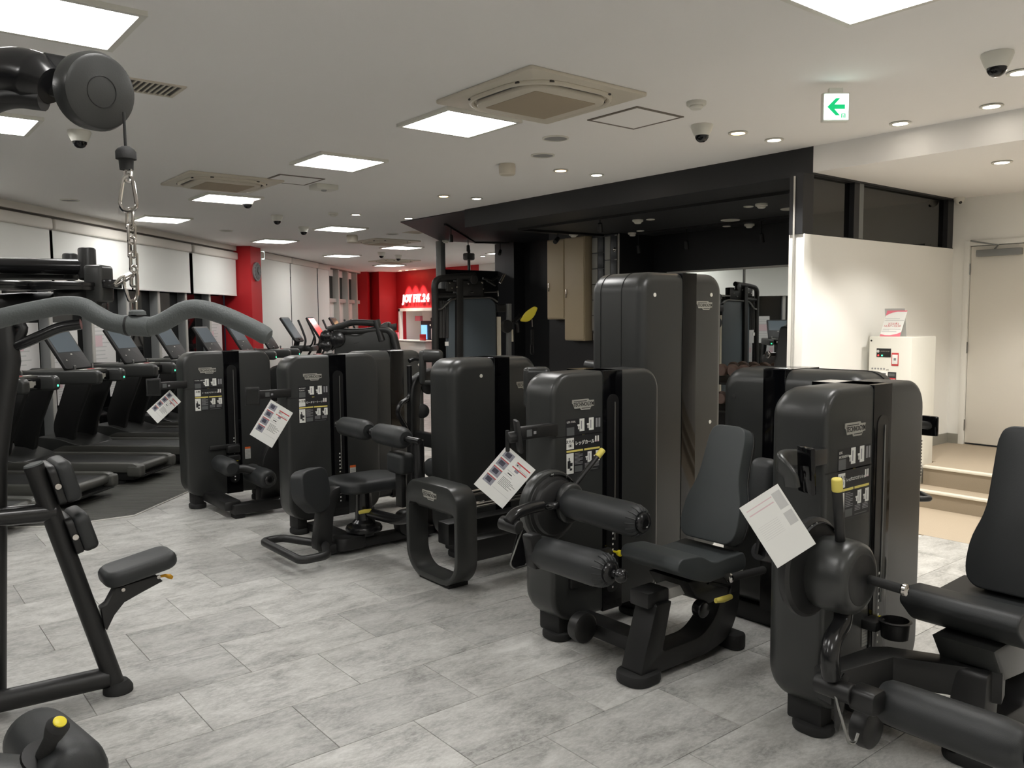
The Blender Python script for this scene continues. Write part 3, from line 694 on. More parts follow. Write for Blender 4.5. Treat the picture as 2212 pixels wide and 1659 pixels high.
# track lights on the black ceiling
def rail(pts, label, z, group='black lighting tracks'):
    mb = MB(); mb.tube([V((x, y, z-0.014)) for x, y in pts], 1, sq=[(-0.014, -0.016), (0.014, -0.016), (0.014, 0.016), (-0.014, 0.016)])
    return solo('lighting_track', mb, 'black', label, 'track', group)
rail([(6.72, 8.2), (6.72, 4.0)], 'black lighting track running along the soffit of the black ceiling', 2.72)
rail([(6.74, 8.2), (8.85, 8.1)][:1]+[(8.15, 8.12)], 'black lighting track crossing before the beige cabinet', 2.72)
rail([(8.35, 7.8), (8.35, 3.95)], 'black lighting track in front of the mirror wall', 2.72)
rail([(6.69, 9.8), (8.72, 11.85), (9.25, 11.55)], 'bent black lighting track at the tip of the black ceiling', CZ-0.012)
def track_spot(x, y, z, drop, aim, label, lit=1.0, power=8):
    t = Thing('track_spotlight', label, 'light', (x, y, z-drop-0.1), 'small black track spotlights')
    a = V(aim).normalized(); p = V((x, y, z-0.03))
    t.part('stem', MB().cyl(p, p-Z3*drop, 0.007, seg=8), 'black')
    h = p-Z3*drop
    t.part('head', MB().lathe([(-0.01, 0.012), (0, 0.026), (0.07, 0.03), (0.10, 0.03), (0.10, 0.025)], h-a*0.01, a, 18), 'black')
    t.part('bulb', MB().lathe([(0.082, 0.026), (0.086, 0.0)], h, a, 16), 'lens_warm')
    spot(t, h+a*0.11, power, 55, (1.0, 0.78, 0.55), aim=a, r=0.025)
TS = 'small black track spotlight '
track_spot(7.35, 8.16, 2.72, 0.07, (-0.9, -0.3, -0.6), TS+'glowing in front of the beige cabinet')
track_spot(6.72, 6.75, 2.72, 0.05, (0.35, 0.25, -0.9), TS+'on the track along the soffit', power=5)
for x, y, w in ((8.35, 7.66, 'beside the striped panels'), (8.35, 6.85, 'above the mirror'), (8.35, 5.75, 'above the mirror near the partition')): track_spot(x, y, 2.72, 0.16, (0.15, -0.05, -1), TS+w, power=5)
for p_, w in (((974, 487), 'nearest the tip of the black ceiling'), ((1011, 512), 'at the bend of the bent track')):
    q = at(*p_, Z=CZ); track_spot(q.x, q.y, CZ, 0.12, (0.1, 0.1, -1), TS+w, power=5)
track_spot(9.10, 11.62, CZ, 0.14, (-0.5, -0.4, -0.6), TS+'hanging beside the grey column', power=4)
track_spot(7.3, 4.5, 2.72, 0.13, (-0.6, -0.5, -0.6), TS+'glowing behind the glazed partition', power=4)
track_spot(8.3, 4.15, 2.72, 0.17, (-0.7, -0.4, -0.6), TS+'glowing behind the glazed partition beside the beige drum', power=4)
for x, y, w in ((7.353, 6.56, 'on the black ceiling, small, by the soffit'), (7.32, 5.2, 'on the black ceiling, small, near the partition'), (8.21, 7.5, 'on the black ceiling near the striped panels'), (8.7, 6.5, 'on the black ceiling above the mirror')): speaker(x, y, 2.72, 'pale flush disc '+w, 0.05, 'plastic_white', 'pale discs on the black ceiling')
for x, y in ((8.18, 6.06), (7.86, 5.05)): speaker(x, y, 2.72, 'larger pale flush disc on the black ceiling '+('above the mirror' if y > 5.5 else 'near the glazed partition'), 0.11, 'plastic_white', 'pale discs on the black ceiling')
t = Thing('corner_camera', 'small white camera in the corner above the glazed partition', 'camera', (8.58, 3.66, 2.66))
t.part('housing', MB().lathe([(0, 0.05), (-0.02, 0.05), (-0.05, 0.035), (-0.07, 0.0)], (8.58, 3.66, 2.735), Z3, 20), 'plastic_white')
t.part('lens', MB().sph((8.56, 3.64, 2.685), 0.016, 12), 'dome')
# ================================================================ STRENGTH MACHINES: shared tower
def placard(t, x0, y, z0, w, h, en, jp, body, sub):
    o = V((x0, y, z0)); n = V((0, -1, 0))
    R = []
    def q(a, b, c, d, m): R.append((a*w, b*h, c*w, d*h, m))
    q(0.03, 0.70, 0.24, 0.85, 'print_mid')                                   # range drawing
    for cx in (0.33, 0.60): q(cx+0.06, 0.76, cx+0.20, 0.99, 'print_white'); q(cx, 0.86, cx+0.06, 0.89, 'print_white'); q(cx+0.02, 0.80, cx+0.05, 0.87, 'print_white'); q(cx+0.10, 0.80, cx+0.13, 0.95, 'print_grey')
    for cx in (0.86, 0.94): q(cx, 0.80, cx+0.055, 0.97, 'print_grey')
    q(0.46, 0.685, 0.54, 0.70, 'print_yellow')
    q(0.02, 0.45, 0.23, 0.655, 'print_white')
    for cx in (0.84, 0.91): q(cx, 0.55, cx+0.045, 0.64, 'print_white'); q(cx, 0.53, cx+0.045, 0.55, 'print_pinkish')
    q(0.02, 0.395, 0.49, 0.43, 'print_yellow'); q(0.52, 0.395, 0.98, 0.43, 'print_yellow')
    q(0.02, 0.0, 0.22, 0.375, 'print_white')
    for a, b, c, d in ((0.05, 0.10, 0.13, 0.24), (0.12, 0.14, 0.19, 0.20), (0.08, 0.22, 0.11, 0.30), (0.11, 0.06, 0.18, 0.10)): q(a, b, c, d, 'print_black')
    for k in range(9): q(0.25, 0.355-0.024*k, 0.25+(0.23 if k % 3 else 0.15), 0.365-0.024*k, 'print_grey')
    q(0.25, 0.02, 0.47, 0.13, 'print_mid')
    for cx in (0.56, 0.80): q(cx+0.06, 0.17, cx+0.18, 0.365, 'print_white'); q(cx, 0.26, cx+0.06, 0.285, 'print_white'); q(cx+0.02, 0.21, cx+0.05, 0.27, 'print_white'); q(cx+0.10, 0.20, cx+0.12, 0.33, 'print_grey')
    for k in range(4): q(0.54, 0.145-0.022*k, 0.72, 0.155-0.022*k, 'print_grey'); q(0.78, 0.145-0.022*k, 0.96, 0.155-0.022*k, 'print_grey')
    q(0.54, 0.02, 0.92, 0.035, 'print_mid')
    mb, ms = grid_print(R, w, h, o+n*0.0012, X3, Z3, 'print_black')
    p = t.part('instruction_placard', mb, ms, label='black instruction placard with white figures and yellow bars')
    def tx(s_, fx, fy, size, m, **k): t.part('lettering', text_mb(s_, o+X3*(fx*w)+Z3*(fy*h)+n*0.0018, X3, Z3, size, 0.0003, **k), m, parent=p, kind='stuff')
    for i, line in enumerate(en): tx(line, 0.03, 0.945-0.06*i, 0.013, 'print_white', align='LEFT')
    tx(jp, 0.26, 0.545, 0.023 if len(jp) < 8 else (0.0175 if len(jp) < 9 else 0.0145), 'print_white', align='LEFT', bold=0.02, sx=0.95)
    tx(body, 0.125, 0.585, 0.019, 'print_black', bold=0.01); tx(sub, 0.125, 0.51, 0.015, 'print_black')
    return p
def tower(t, x0, y0, w=0.76, zt=1.33, d=0.26, front=True, back_r=0.10, front_r=0.024, names=None, sticker=None, badge_at=0.2, badge_z=1.172, screws=False):
    zb = 0.10; cx, cz = x0+w/2, (zt+zb)/2
    m = MB(); m.prism(rrect(w, zt-zb, (0.14, 0.14, 0.115, 0.115), 8, cx, cz), (0, y0, 0), X3, Z3, Y3, d, front_r, 5, bev_back=back_r)
    t.part('tower_shell', m, 'shell')
    sx0, sx1 = (x0+0.335, x0+0.475) if front else (x0+w*0.47, x0+w*0.47+0.13)
    m = MB(); m.prism(rrect(sx1-sx0, zt-zb-0.0, 0.001, 1, (sx0+sx1)/2, cz), (0, y0-0.003, 0), X3, Z3, Y3, d+0.006, front_r+0.002, 5, bev_back=back_r)
    m2 = MB(); m2.box(sx0, sx1, y0-0.004, y0+d*0.5, zb+0.0, zt-0.10, 0.002); m2.prism(rrect(sx1-sx0, 0.22, 0.001, 1, (sx0+sx1)/2, zt-0.108), (0, y0-0.003, 0), X3, Z3, Y3, d+0.005, front_r+0.002, 5, bev_back=back_r)
    t.part('gloss_strip', m, 'gloss', label='glossy black strip down the middle of the tower')
    if front:
        wx = (sx0+sx1)/2
        sl = MB(); sl.prism(rrect(0.085, 1.02, 0.04, 6, wx, 0.70), (0, y0-0.0055, 0), X3, Z3, Y3, 0.004)
        st = t.part('weight_slot', sl, 'stack')
        t.part('guide_rod', MB().cyl((wx+0.012, y0-0.007, 0.46), (wx+0.012, y0-0.007, 1.17), 0.0035, seg=8), 'steel', parent=st)
        R = [(0.012, 0.01+0.028*k, 0.022, 0.02+0.028*k, 'print_white') for k in range(14)]
        mb, ms = grid_print(R, 0.034, 0.41, (wx-0.017, y0-0.0062, 0.20), X3, Z3, 'stack')
        t.part('weight_scale', mb, ms, parent=st)
        pz = 0.40
        pn = MB(); pn.lathe([(0, 0.006), (0.03, 0.007), (0.034, 0.015), (0.05, 0.017), (0.052, 0.012), (0.052, 0)], (wx+0.006, y0-0.005, pz), (0, -1, 0), 18)
        t.part('selector_pin', pn, 'yellow_cap', label='yellow weight selector pin')
        badge(t, (x0+badge_at, y0-0.0005, badge_z), X3, Z3)
        t.part('seam', MB().box(x0-0.0, x0+0.334, y0-0.0012, y0, 1.022, 1.026), 'black')
        if names: placard(t, x0+0.085, y0, 0.838, 0.235, 0.268, *names)
        if sticker:
            R = [(0, 0.088, 0.05, 0.105, 'orange')]+[(0.006, 0.01+0.012*k, 0.044, 0.014+0.012*k, 'print_grey') for k in range(6)]
            mb, ms = grid_print(R, 0.05, 0.105, (x0+sticker[0], y0-0.0012, sticker[1]), X3, Z3, 'sticker_grey')
            t.part('warning_sticker', mb, ms, label='pale warning sticker with orange top')
        m = MB(); m.box(x0+0.028, x0+0.034, y0-0.0008, y0+0.0, 0.25, 1.24)
    if screws:
        for sx, sz in screws: t.part('screw_cap', MB().lathe([(0, 0.012), (0.003, 0.012), (0.004, 0.008), (0.003, 0.004), (0.003, 0)], (sx, y0-0.0005, sz), (0, -1, 0), 14), 'plastic_white')
    for fx in (x0+0.05, x0+w-0.16):
        m = MB(); m.box(fx+0.015, fx+0.095, y0+0.03, y0+d-0.08, 0.03, 0.16, 0.012); m.prism(rrect(0.135, 0.16, 0.066, 8, fx+0.055, y0+0.085), (0, 0, 0.0), X3, Y3, Z3, 0.04, 0.010)
        t.part('foot', m, 'rubber')
def display_arm(t, x0, y0, face, w=0.075, h=0.105, x1=-0.26):
    """small tilting display on a short arm beside the tower"""
    t.part('display_arm', MB().box(x0+x1+0.03, x0+0.03, y0+0.02, y0+0.06, 1.035, 1.095, 0.006), 'frame')
    mb, ms = grid_print([(0.002, 0.004, 0.034, 0.036, 'print_mid'), (0.044, 0.012, 0.06, 0.026, 'print_grey')], 0.066, 0.04, (x0-0.17, y0+0.0185, 1.045), X3, Z3, 'black')
    t.part('label_plate', mb, ms)
    c = V((x0+x1, y0+0.0, 1.06)); f = V(face).normalized(); r = Z3.cross(f).normalized(); u = f.cross(r)
    R = Matrix((r, u, f)).transposed()
    d = t.part('display', MB().obox(c, (w, h, 0.018), R, 0.006), 'black')
    t.part('screen', MB().obox(c+f*0.0095, (w*0.82, h*0.78, 0.002), R), 'screen_off', parent=d)
    t.part('display_knuckle', MB().cyl(c-f*0.005, c-f*0.045, 0.026, 0.006), 'frame')
    return c
def sheet(label, c4, fold, group='laminated instruction sheets hung on the machines', clip=True, back=False):
    """laminated page: c4 = top-left, top-right, bottom-right, bottom-left of the page"""
    TL, TR, BR, BL_ = [V(p) for p in c4]
    ux = (TR-TL); uy = (TL-BL_); w, h = ux.length, (uy.length+(TR-BR).length)/2; ux.normalize(); n = ux.cross(uy).normalized(); uy = n.cross(ux)
    o = TL-uy*h
    t = Thing('instruction_sheet', label, 'sheet', V(((TL+BR)/2)) - Z3*0.12, group)
    R = Matrix((ux, uy, n)).transposed()
    s_ = t.part('page', MB().obox(o+ux*w/2+uy*h/2-n*0.0008, (w, h, 0.0012), R), 'paper')
    Q = []
    def q(a, b, c, d, m): Q.append((a*w, b*h, c*w, d*h, m))
    if not back:
        for k in range(4):
            y = 0.93-0.20*k; q(0.07, y-0.15, 0.36, y, 'photo_mid'); q(0.12, y-0.11, 0.28, y-0.02, 'photo_dark')
            if k: q(0.07, y, 0.36, y+0.018, 'print_red')
        q(0.50, 0.86, 0.94, 0.885, 'print_red'); q(0.50, 0.80, 0.66, 0.86, 'paper_grey'); q(0.54, 0.815, 0.58, 0.84, 'print_black'); q(0.66, 0.78, 0.94, 0.785, 'print_grey')
        q(0.46, 0.745, 0.94, 0.765, 'print_red'); q(0.58, 0.69, 0.70, 0.745, 'photo_mid')
        for k in range(4): q(0.66, 0.835-0.02*k, 0.92, 0.838-0.02*k, 'print_grey')
        q(0.42, 0.545, 0.68, 0.55, 'print_grey'); q(0.42, 0.64, 0.68, 0.645, 'print_grey'); q(0.48, 0.585, 0.62, 0.605, 'print_black')
        for k in range(7): q(0.44, 0.48-0.027*k, 0.44+0.46*(0.6+0.4*((k*7) % 5)/4), 0.488-0.027*k, 'print_mid' if k % 2 else 'print_black')
        q(0.40, 0.20, 0.92, 0.203, 'print_grey')
    else:
        q(0.08, 0.88, 0.72, 0.895, 'print_pinkish'); q(0.08, 0.80, 0.70, 0.818, 'print_pinkish'); q(0.74, 0.66, 0.95, 0.92, 'paper_grey'); q(0.74, 0.40, 0.95, 0.60, 'paper_grey')
        for k in range(8): q(0.1, 0.6-0.03*k, 0.6, 0.603-0.03*k, 'paper_grey')
    mb, ms = grid_print(Q, w*0.985, h*0.985, o+ux*w*0.0075+uy*h*0.0075+n*0.0004, ux, uy, 'paper')
    t.part('print', mb, ms, parent=s_)
    if clip:
        p = TL+V((0.004, 0, 0))
        t.part('clip', MB().obox(p+Z3*0.02+n*0.004, (0.02, 0.10, 0.014), Matrix((V((1, 0, 0)).lerp(ux, 0.1).normalized(), Z3, n)).transposed().to_3x3() if False else Matrix.Rotation(0, 3, 'Z') @ Matrix((n.cross(Z3)*-1, Z3, n)).transposed(), 0.005), 'black')
    return t
def cap_knob(t, p, d, r, name='end_cap'):
    t.part(name, MB().lathe([(-0.01, r*0.9), (0, r), (0.014, r*0.97), (0.022, r*0.75), (0.024, r*0.45), (0.021, r*0.4), (0.021, 0)], p, d, 24), 'frame_gloss')
MY = V((0, -1, 0))
# ---------------------------------------------------------------- seated leg curl
x0, y0 = 2.60, 2.93
t = Thing('leg_curl_machine', 'black leg curl machine with two leg rollers on a round cam and a padded seat', 'gym machine', (x0+0.3, y0-0.3, 0))
tower(t, x0, y0, names=(['LEG CURL'], 'レッグカール', '太もも', '（裏）'), sticker=(0.262, 0.245))
display_arm(t, x0, y0-0.03, (0.85, -0.45, 0.12), x1=-0.235, w=0.08, h=0.15)
# cam disc
cz, cxx = 0.715, 2.545
t.part('cam_plate', MB().lathe([(0, 0.12), (0.0, 0.163), (0.02, 0.170), (0.045, 0.170), (0.055, 0.162), (0.06, 0.14), (0.06, 0)], (cxx, y0-0.01, cz), MY, 48), 'shell')
t.part('cam_rim', MB().lathe([(0.06, 0.152), (0.066, 0.150), (0.072, 0.135), (0.09, 0.128), (0.10, 0.11), (0.10, 0)], (cxx, y0-0.01, cz), MY, 48), 'frame')
ar = MB(); pts = []
for k in range(14): a = math.radians(100-5*k); pts.append((cxx+0.152*math.cos(a), y0-0.074, cz+0.152*math.sin(a)))
ar.tube(pts, 1, sq=[(-0.0015, -0.011), (0.0015, -0.011), (0.0015, 0.011), (-0.0015, 0.011)])
sc_ = t.part('cam_scale', ar, 'black')
for a, ch in ((95, 'N'), (60, '6'), (47, '7'), (36, '8')):
    a_ = math.radians(a); t.part('numeral', text_mb(ch, (cxx+0.152*math.cos(a_), y0-0.077, cz+0.152*math.sin(a_)), X3, Z3, 0.017, 0.0004, bold=0.02), 'print_white', parent=sc_, kind='stuff')
hub = MB(); hub.prism(rrect(0.15, 0.19, 0.07, 8, cxx+0.05, cz+0.02), (0, y0-0.10, 0), X3, Z3, MY, 0.05, 0.02, 4)
t.part('cam_hub', hub, 'shell')
lv = MB(); lv.cyl((cxx+0.075, y0-0.12, cz+0.085), (cxx+0.235, y0-0.13, cz+0.225), 0.013, 0.003, 16)
l_ = t.part('range_lever', lv, 'frame')
t.part('lever_tip', MB().cyl((cxx+0.225, y0-0.1295, cz+0.216), (cxx+0.262, y0-0.132, cz+0.248), 0.0155, 0.004, 18), 'yellow', parent=l_, label='pale yellow lever tip')
# upper roller
p0, p1 = V((2.575, 2.80, 0.742)), V((2.575, 2.335, 0.735))
t.part('roller_axle', MB().tube(fillet([(2.47, 2.86, 0.735), (2.47, 2.80, 0.735), p0], 0.03), 0.017, 12), 'frame_gloss')
r_ = t.part('upper_roller', MB().roller(p0, p1, 0.070), 'vinyl', label='dark padded roller above')
cap_knob(t, p1, MY, 0.043)
fo = MB()
for k in range(16):
    a = 2*math.pi*k/16; d_ = V((math.cos(a), 0, math.sin(a))); fo.tube([p1+d_*0.048+V((0, -0.001, 0)), p1+d_*0.060+V((0, 0.012, 0)), p1+d_*0.069+V((0, 0.035, 0))], 0.0035, 5)
t.part('gathered_edge', fo, 'vinyl', parent=r_, kind='stuff')
# lower roller on the bent arm
arm = MB(); arm.tube(fillet([at(1168, 1092, Y=2.80), at(1140, 1098, Y=2.78), at(1112, 1110, Y=2.77), at(1098, 1128, Y=2.77)], 0.06, 6), 0.027, 16)
t.part('swing_arm', arm, 'frame_gloss')
cl = MB(); cl.cyl(at(1083, 1128, Y=2.84), at(1122, 1140, Y=2.74), 0.031, 0.006, 20)
t.part('arm_end', cl, 'frame')
br = MB(); br.prism(fillet([V((-0.035, 0.03, 0)), V((0.035, 0.03, 0)), V((0.05, -0.13, 0)), V((-0.01, -0.13, 0))], 0.02, 4, True), (2.325, 2.79, 0.615), X3, Z3, MY, 0.06, 0.008)
t.part('roller_bracket', br, 'frame')
sk = MB(); sk.prism([(-0.005, 0.0), (-0.055, -0.13), (-0.04, -0.16), (0.03, -0.16), (0.05, -0.14), (0.006, 0.0)], (2.315, 2.84, 0.64), X3, Z3, MY, 0.004)
t.part('adjust_plate', sk, 'frame_gloss')
wl = MB(); wl.tube(fillet([(2.33, 2.835, 0.645), (2.258, 2.835, 0.50), (2.285, 2.835, 0.474), (2.36, 2.835, 0.478), (2.37, 2.835, 0.50)], 0.02), 0.004, 8)
t.part('adjust_handle', wl, 'steel')
q0, q1 = V((2.375, 2.795, 0.553)), V((2.375, 2.33, 0.562))
r_ = t.part('lower_roller', MB().roller(q0, q1, 0.072), 'vinyl', label='dark padded roller below')
cap_knob(t, q1, MY, 0.045)
t.part('roller_knob', MB().lathe([(0.015, 0.018), (0.04, 0.016), (0.045, 0.022), (0.058, 0.030), (0.075, 0.029), (0.088, 0.018), (0.092, 0)], q1, MY, 20), 'frame_gloss')
fo = MB()
for k in range(16):
    a = 2*math.pi*k/16; d_ = V((math.cos(a), 0, math.sin(a))); fo.tube([q1+d_*0.049+V((0, -0.001, 0)), q1+d_*0.061+V((0, 0.012, 0)), q1+d_*0.071+V((0, 0.035, 0))], 0.0035, 5)
t.part('gathered_edge', fo, 'vinyl', parent=r_, kind='stuff')
# counterweight disc
t.part('counterweight', MB().lathe([(0, 0.05), (0.005, 0.068), (0.03, 0.074), (0.06, 0.072), (0.068, 0.06), (0.07, 0)], (2.665, 2.83, 0.125), MY, 28), 'frame')
# seat
def seat_cushion(x_front, x_back, yc, w, z, horn=0.07, th=0.085):
    """contoured seat: raised nose toward the rollers"""
    prof = fillet([V((x_front, z-0.045+horn, 0)), V((x_front+0.03, z+0.0+horn, 0)), V((x_front+0.17, z-0.005+horn*0.9, 0)), V((x_front+0.26, z-0.01, 0)), V((x_back-0.02, z, 0)), V((x_back, z-0.03, 0)), V((x_back, z-th, 0)), V((x_front+0.22, z-th-0.01, 0)), V((x_front+0.10, z-th+horn*0.6, 0))], 0.03, 4, True)
    m = MB(); m.prism([(p.x, p.y) for p in prof], (0, yc-w/2, 0), X3, Z3, Y3, w, 0.03, 4); return m
t.part('seat', seat_cushion(2.72, 3.22, 2.44, 0.34, 0.505, 0.05), 'vinyl_grey', label='dark grey contoured seat cushion')
# backrest: bottle-shaped, leaning
bx, bz, tx_, tz = 3.11, 0.545, 3.29, 1.075
up_ = V((tx_-bx, 0, tz-bz)); L_ = up_.length; up_.normalize(); nb_ = V((0, 1, 0)).cross(up_).normalized()
def backrest(t, base, up_, L_, yc, k=1.0, m='vinyl_grey'):
    o_ = V((base[0], yc, base[1]))
    out = [(-0.155, 0.03), (-0.165, 0.08), (-0.16, 0.18), (-0.115, 0.30), (-0.105, L_-0.06), (-0.09, L_-0.015), (-0.06, L_), (0.06, L_), (0.09, L_-0.015), (0.105, L_-0.06), (0.115, 0.30), (0.16, 0.18), (0.165, 0.08), (0.155, 0.03), (0.12, 0.0), (-0.12, 0.0)]
    out = fillet([V((a*k, b, 0)) for a, b in out], 0.05, 3, True)
    n_ = V((0, 1, 0)).cross(up_).normalized()
    mb = MB(); mb.prism([(p.x, p.y) for p in out], o_, V((0, 1, 0)), up_, n_, 0.075, 0.028, 4, bev_back=0.02)
    p = t.part('backrest', mb, m, label='dark grey bottle-shaped backrest')
    sh = MB(); sh.prism([(q.x*1.03, q.y*1.0) for q in out], o_+n_*0.074, V((0, 1, 0)), up_, n_, 0.016, 0.006, 2)
    t.part('back_shell', sh, 'frame', parent=p)
backrest(t, (bx, bz), up_, L_, 2.43)
# seat carriage and frame
cg = MB(); cg.prism([(2.86, 0.42), (3.20, 0.42), (3.24, 0.385), (3.24, 0.30), (3.02, 0.285), (2.92, 0.335)], (0, 2.32, 0), X3, Z3, Y3, 0.24, 0.012)
t.part('seat_carriage', cg, 'frame')
t.part('seat_rail', MB().box(2.74, 3.36, 2.385, 2.475, 0.335, 0.385, 0.004), 'alu_light')
t.part('rail_cap', MB().box(2.66, 2.80, 2.375, 2.485, 0.325, 0.395, 0.008), 'frame')
for yy in (2.23, 2.665):
    h_ = MB(); h_.cyl((3.04, yy, 0.425), (3.30, yy, 0.41), 0.018, 0.004, 16)
    h = t.part('hand_grip', h_, 'rubber')
    t.part('grip_end', MB().lathe([(0, 0.019), (0.008, 0.024), (0.016, 0.022), (0.02, 0.012), (0.018, 0)], (3.045, yy, 0.425), (-1, 0, 0.05), 18), 'chrome', parent=h, label='chrome grip end')
yl = MB(); yl.tube([(2.98, 2.26, 0.325), (3.03, 2.255, 0.322), (3.09, 2.26, 0.32)], 0.014, 12, rad=[0.011, 0.0145, 0.012])
t.part('seat_lever', yl, 'yellow', label='pale yellow seat lever')
t.part('lever_rod', MB().tube([(3.09, 2.27, 0.32), (3.14, 2.30, 0.345), (3.00, 2.32, 0.39)], 0.010, 8), 'black')
fr = MB()
def slab(pts, yc, w, b=0.008): fr.prism([(p.x, p.y) for p in pts], (0, yc-w/2, 0), X3, Z3, Y3, w, b)
loop = fillet([V((2.60, 0.05, 0)), V((2.70, 0.34, 0)), V((2.80, 0.34, 0)), V((2.74, 0.12, 0)), V((3.02, 0.12, 0)), V((3.13, 0.20, 0)), V((3.17, 0.34, 0)), V((3.30, 0.34, 0)), V((3.30, 0.20, 0)), V((3.22, 0.06, 0)), V((3.05, 0.03, 0)), V((2.62, 0.03, 0))], [0.01, 0.01, 0.01, 0.02, 0.06, 0.06, 0.01, 0.01, 0.08, 0.08, 0.01, 0.01], 5, True)
slab(loop, 2.42, 0.12)
t.part('seat_frame', fr, 'frame')
t.part('base_bar', MB().box(2.73, 2.85, 2.44, 2.95, 0.06, 0.13, 0.008), 'frame')
t.part('floor_pad', MB().prism(rrect(0.19, 0.17, 0.07, 8, 2.645, 2.415), (0, 0, 0), X3, Y3, Z3, 0.05, 0.012), 'rubber')
t.part('floor_pad', MB().prism(rrect(0.10, 0.20, 0.04, 6, 3.27, 2.42), (0, 0, 0), X3, Y3, Z3, 0.075, 0.012), 'rubber')
t.part('pivot_wheel', MB().cyl((2.97, 2.31, 0.27), (2.97, 2.36, 0.27), 0.04, 0.01), 'frame_gloss')
t.part('lower_cover', MB().box(2.70, 2.98, 2.905, 2.935, 0.27, 0.43, 0.01), 'frame')
sheet('white laminated sheet with photos and red bars clipped to the leg curl machine', (at(1095, 962, D=3.80), at(1157, 1015, D=3.80), at(1088, 1110, D=3.80), at(1038, 1048, D=3.80)), None)
# ---------------------------------------------------------------- leg extension
x0, y0 = 2.735, 1.60
t = Thing('leg_extension_machine', 'black leg extension machine with drum-shaped cam and long shin roller', 'gym machine', (x0+0.3, y0-0.3, 0))
tower(t, x0, y0, names=(['LEG', 'EXTENSION'], 'レッグエクステンション', '太もも', '（表）'), sticker=(0.29, 0.305))
t.part('display_arm', MB().box(x0-0.16, x0+0.02, y0+0.0, y0+0.05, 1.06, 1.12, 0.006), 'frame')
sf = V((-0.35, -0.75, 0.1)).normalized()
dsp = MB(); c = V((2.50, 1.53, 1.08)); f_ = V((0.88, -0.42, 0.05)).normalized(); r = Z3.cross(f_).normalized(); u_ = f_.cross(r); R_ = Matrix((r, u_, f_)).transposed()
d_ = t.part('display', MB().obox(c, (0.085, 0.16, 0.02), R_, 0.007), 'gloss')
hk = MB(); hk.tube(fillet([(2.60, 1.60, 1.10), (2.50, 1.62, 1.11), (2.42, 1.585, 1.11), (2.43, 1.545, 1.07), (2.435, 1.54, 1.03)], 0.04, 5), 1, sq=rrect(0.06, 0.022, 0.008, 3))
t.part('display_bracket', hk, 'shell')
cxx, cz = 2.615, 0.735
t.part('cam_plate', MB().lathe([(0, 0.15), (0.0, 0.165), (0.012, 0.172), (0.03, 0.172), (0.04, 0.160), (0.04, 0)], (cxx-0.06, y0-0.04, cz+0.0), MY, 48), 'frame')
t.part('cam_drum', MB().lathe([(0.0, 0.124), (0.05, 0.128), (0.11, 0.126), (0.135, 0.119), (0.148, 0.103), (0.15, 0.090), (0.15, 0)], (cxx-0.01, y0-0.07, cz-0.02), MY, 48), 'shell')
t.part('cam_face', MB().lathe([(0.15, 0.088), (0.153, 0.084), (0.153, 0)], (cxx-0.01, y0-0.07, cz-0.02), MY, 40), 'frame')
pts = []
ar = MB()
for k in range(13): a = math.radians(120-7*k); pts.append((cxx-0.06+0.155*math.cos(a), y0-0.082, cz+0.155*math.sin(a)))
ar.tube(pts, 1, sq=[(-0.0015, -0.010), (0.0015, -0.010), (0.0015, 0.010), (-0.0015, 0.010)])
sc_ = t.part('cam_scale', ar, 'black')
for a, ch in ((116, '1'), (104, '2'), (93, '3'), (48, '7')):
    a_ = math.radians(a); t.part('numeral', text_mb(ch, (cxx-0.06+0.155*math.cos(a_), y0-0.085, cz+0.155*math.sin(a_)), X3, Z3, 0.016, 0.0004, bold=0.02), 'print_white', parent=sc_, kind='stuff')
lv = MB(); lv.cyl((cxx-0.03, y0-0.15, cz+0.10), (cxx-0.075, y0-0.16, cz+0.285), 0.017, 0.003, 16)
l_ = t.part('range_lever', lv, 'frame')
t.part('lever_tip', MB().cyl((cxx-0.074, y0-0.16, cz+0.28), (cxx-0.083, y0-0.162, cz+0.325), 0.018, 0.005, 18), 'yellow', parent=l_, label='pale yellow lever tip')
h_ = MB(); h_.cyl((cxx+0.03, y0-0.22, cz-0.025), (cxx+0.03, y0-0.34, cz-0.03), 0.016, 0.003, 16)
h = t.part('cam_grip', h_, 'rubber')
t.part('grip_end', MB().lathe([(0, 0.017), (0.006, 0.021), (0.016, 0.020), (0.02, 0.01), (0.02, 0)], (cxx+0.03, y0-0.335, cz-0.03), MY, 18), 'chrome', parent=h, label='chrome grip end')
arm = MB(); arm.tube(fillet([at(1822, 1318, Y=1.44), at(1820, 1345, Y=1.43), at(1796, 1385, Y=1.41), at(1791, 1425, Y=1.40), at(1796, 1462, Y=1.40)], 0.05, 6), 0.031, 16)
t.part('swing_arm', arm, 'frame_gloss')
cl = MB(); cl.cyl((2.475, 1.46, 0.375), (2.475, 1.33, 0.375), 0.034, 0.006, 22)
t.part('arm_end', cl, 'frame')
br = MB(); br.prism(rrect(0.085, 0.075, 0.02, 5, 2.50, 0.365), (0, 1.34, 0), X3, Z3, MY, 0.085, 0.008)
t.part('roller_bracket', br, 'frame')
wl = MB(); wl.tube(fillet([(2.44, 1.38, 0.30), (2.44, 1.38, 0.345), (2.475, 1.385, 0.40), (2.56, 1.40, 0.44), (2.575, 1.40, 0.40)], 0.02), 0.005, 8)
wl2 = MB(); wl2.tube(fillet([(2.452, 1.385, 0.38), (2.44, 1.36, 0.33), (2.47, 1.34, 0.21), (2.50, 1.335, 0.20), (2.52, 1.335, 0.23)], 0.02), 0.005, 8)
t.part('adjust_handle', wl2, 'steel')
t.part('adjust_plate', MB().prism([(-0.04, 0.03), (0.02, 0.06), (0.05, 0.04), (0.02, -0.06), (-0.01, -0.13), (-0.03, -0.11)], (2.49, 1.385, 0.36), X3, Z3, MY, 0.004), 'frame_gloss')
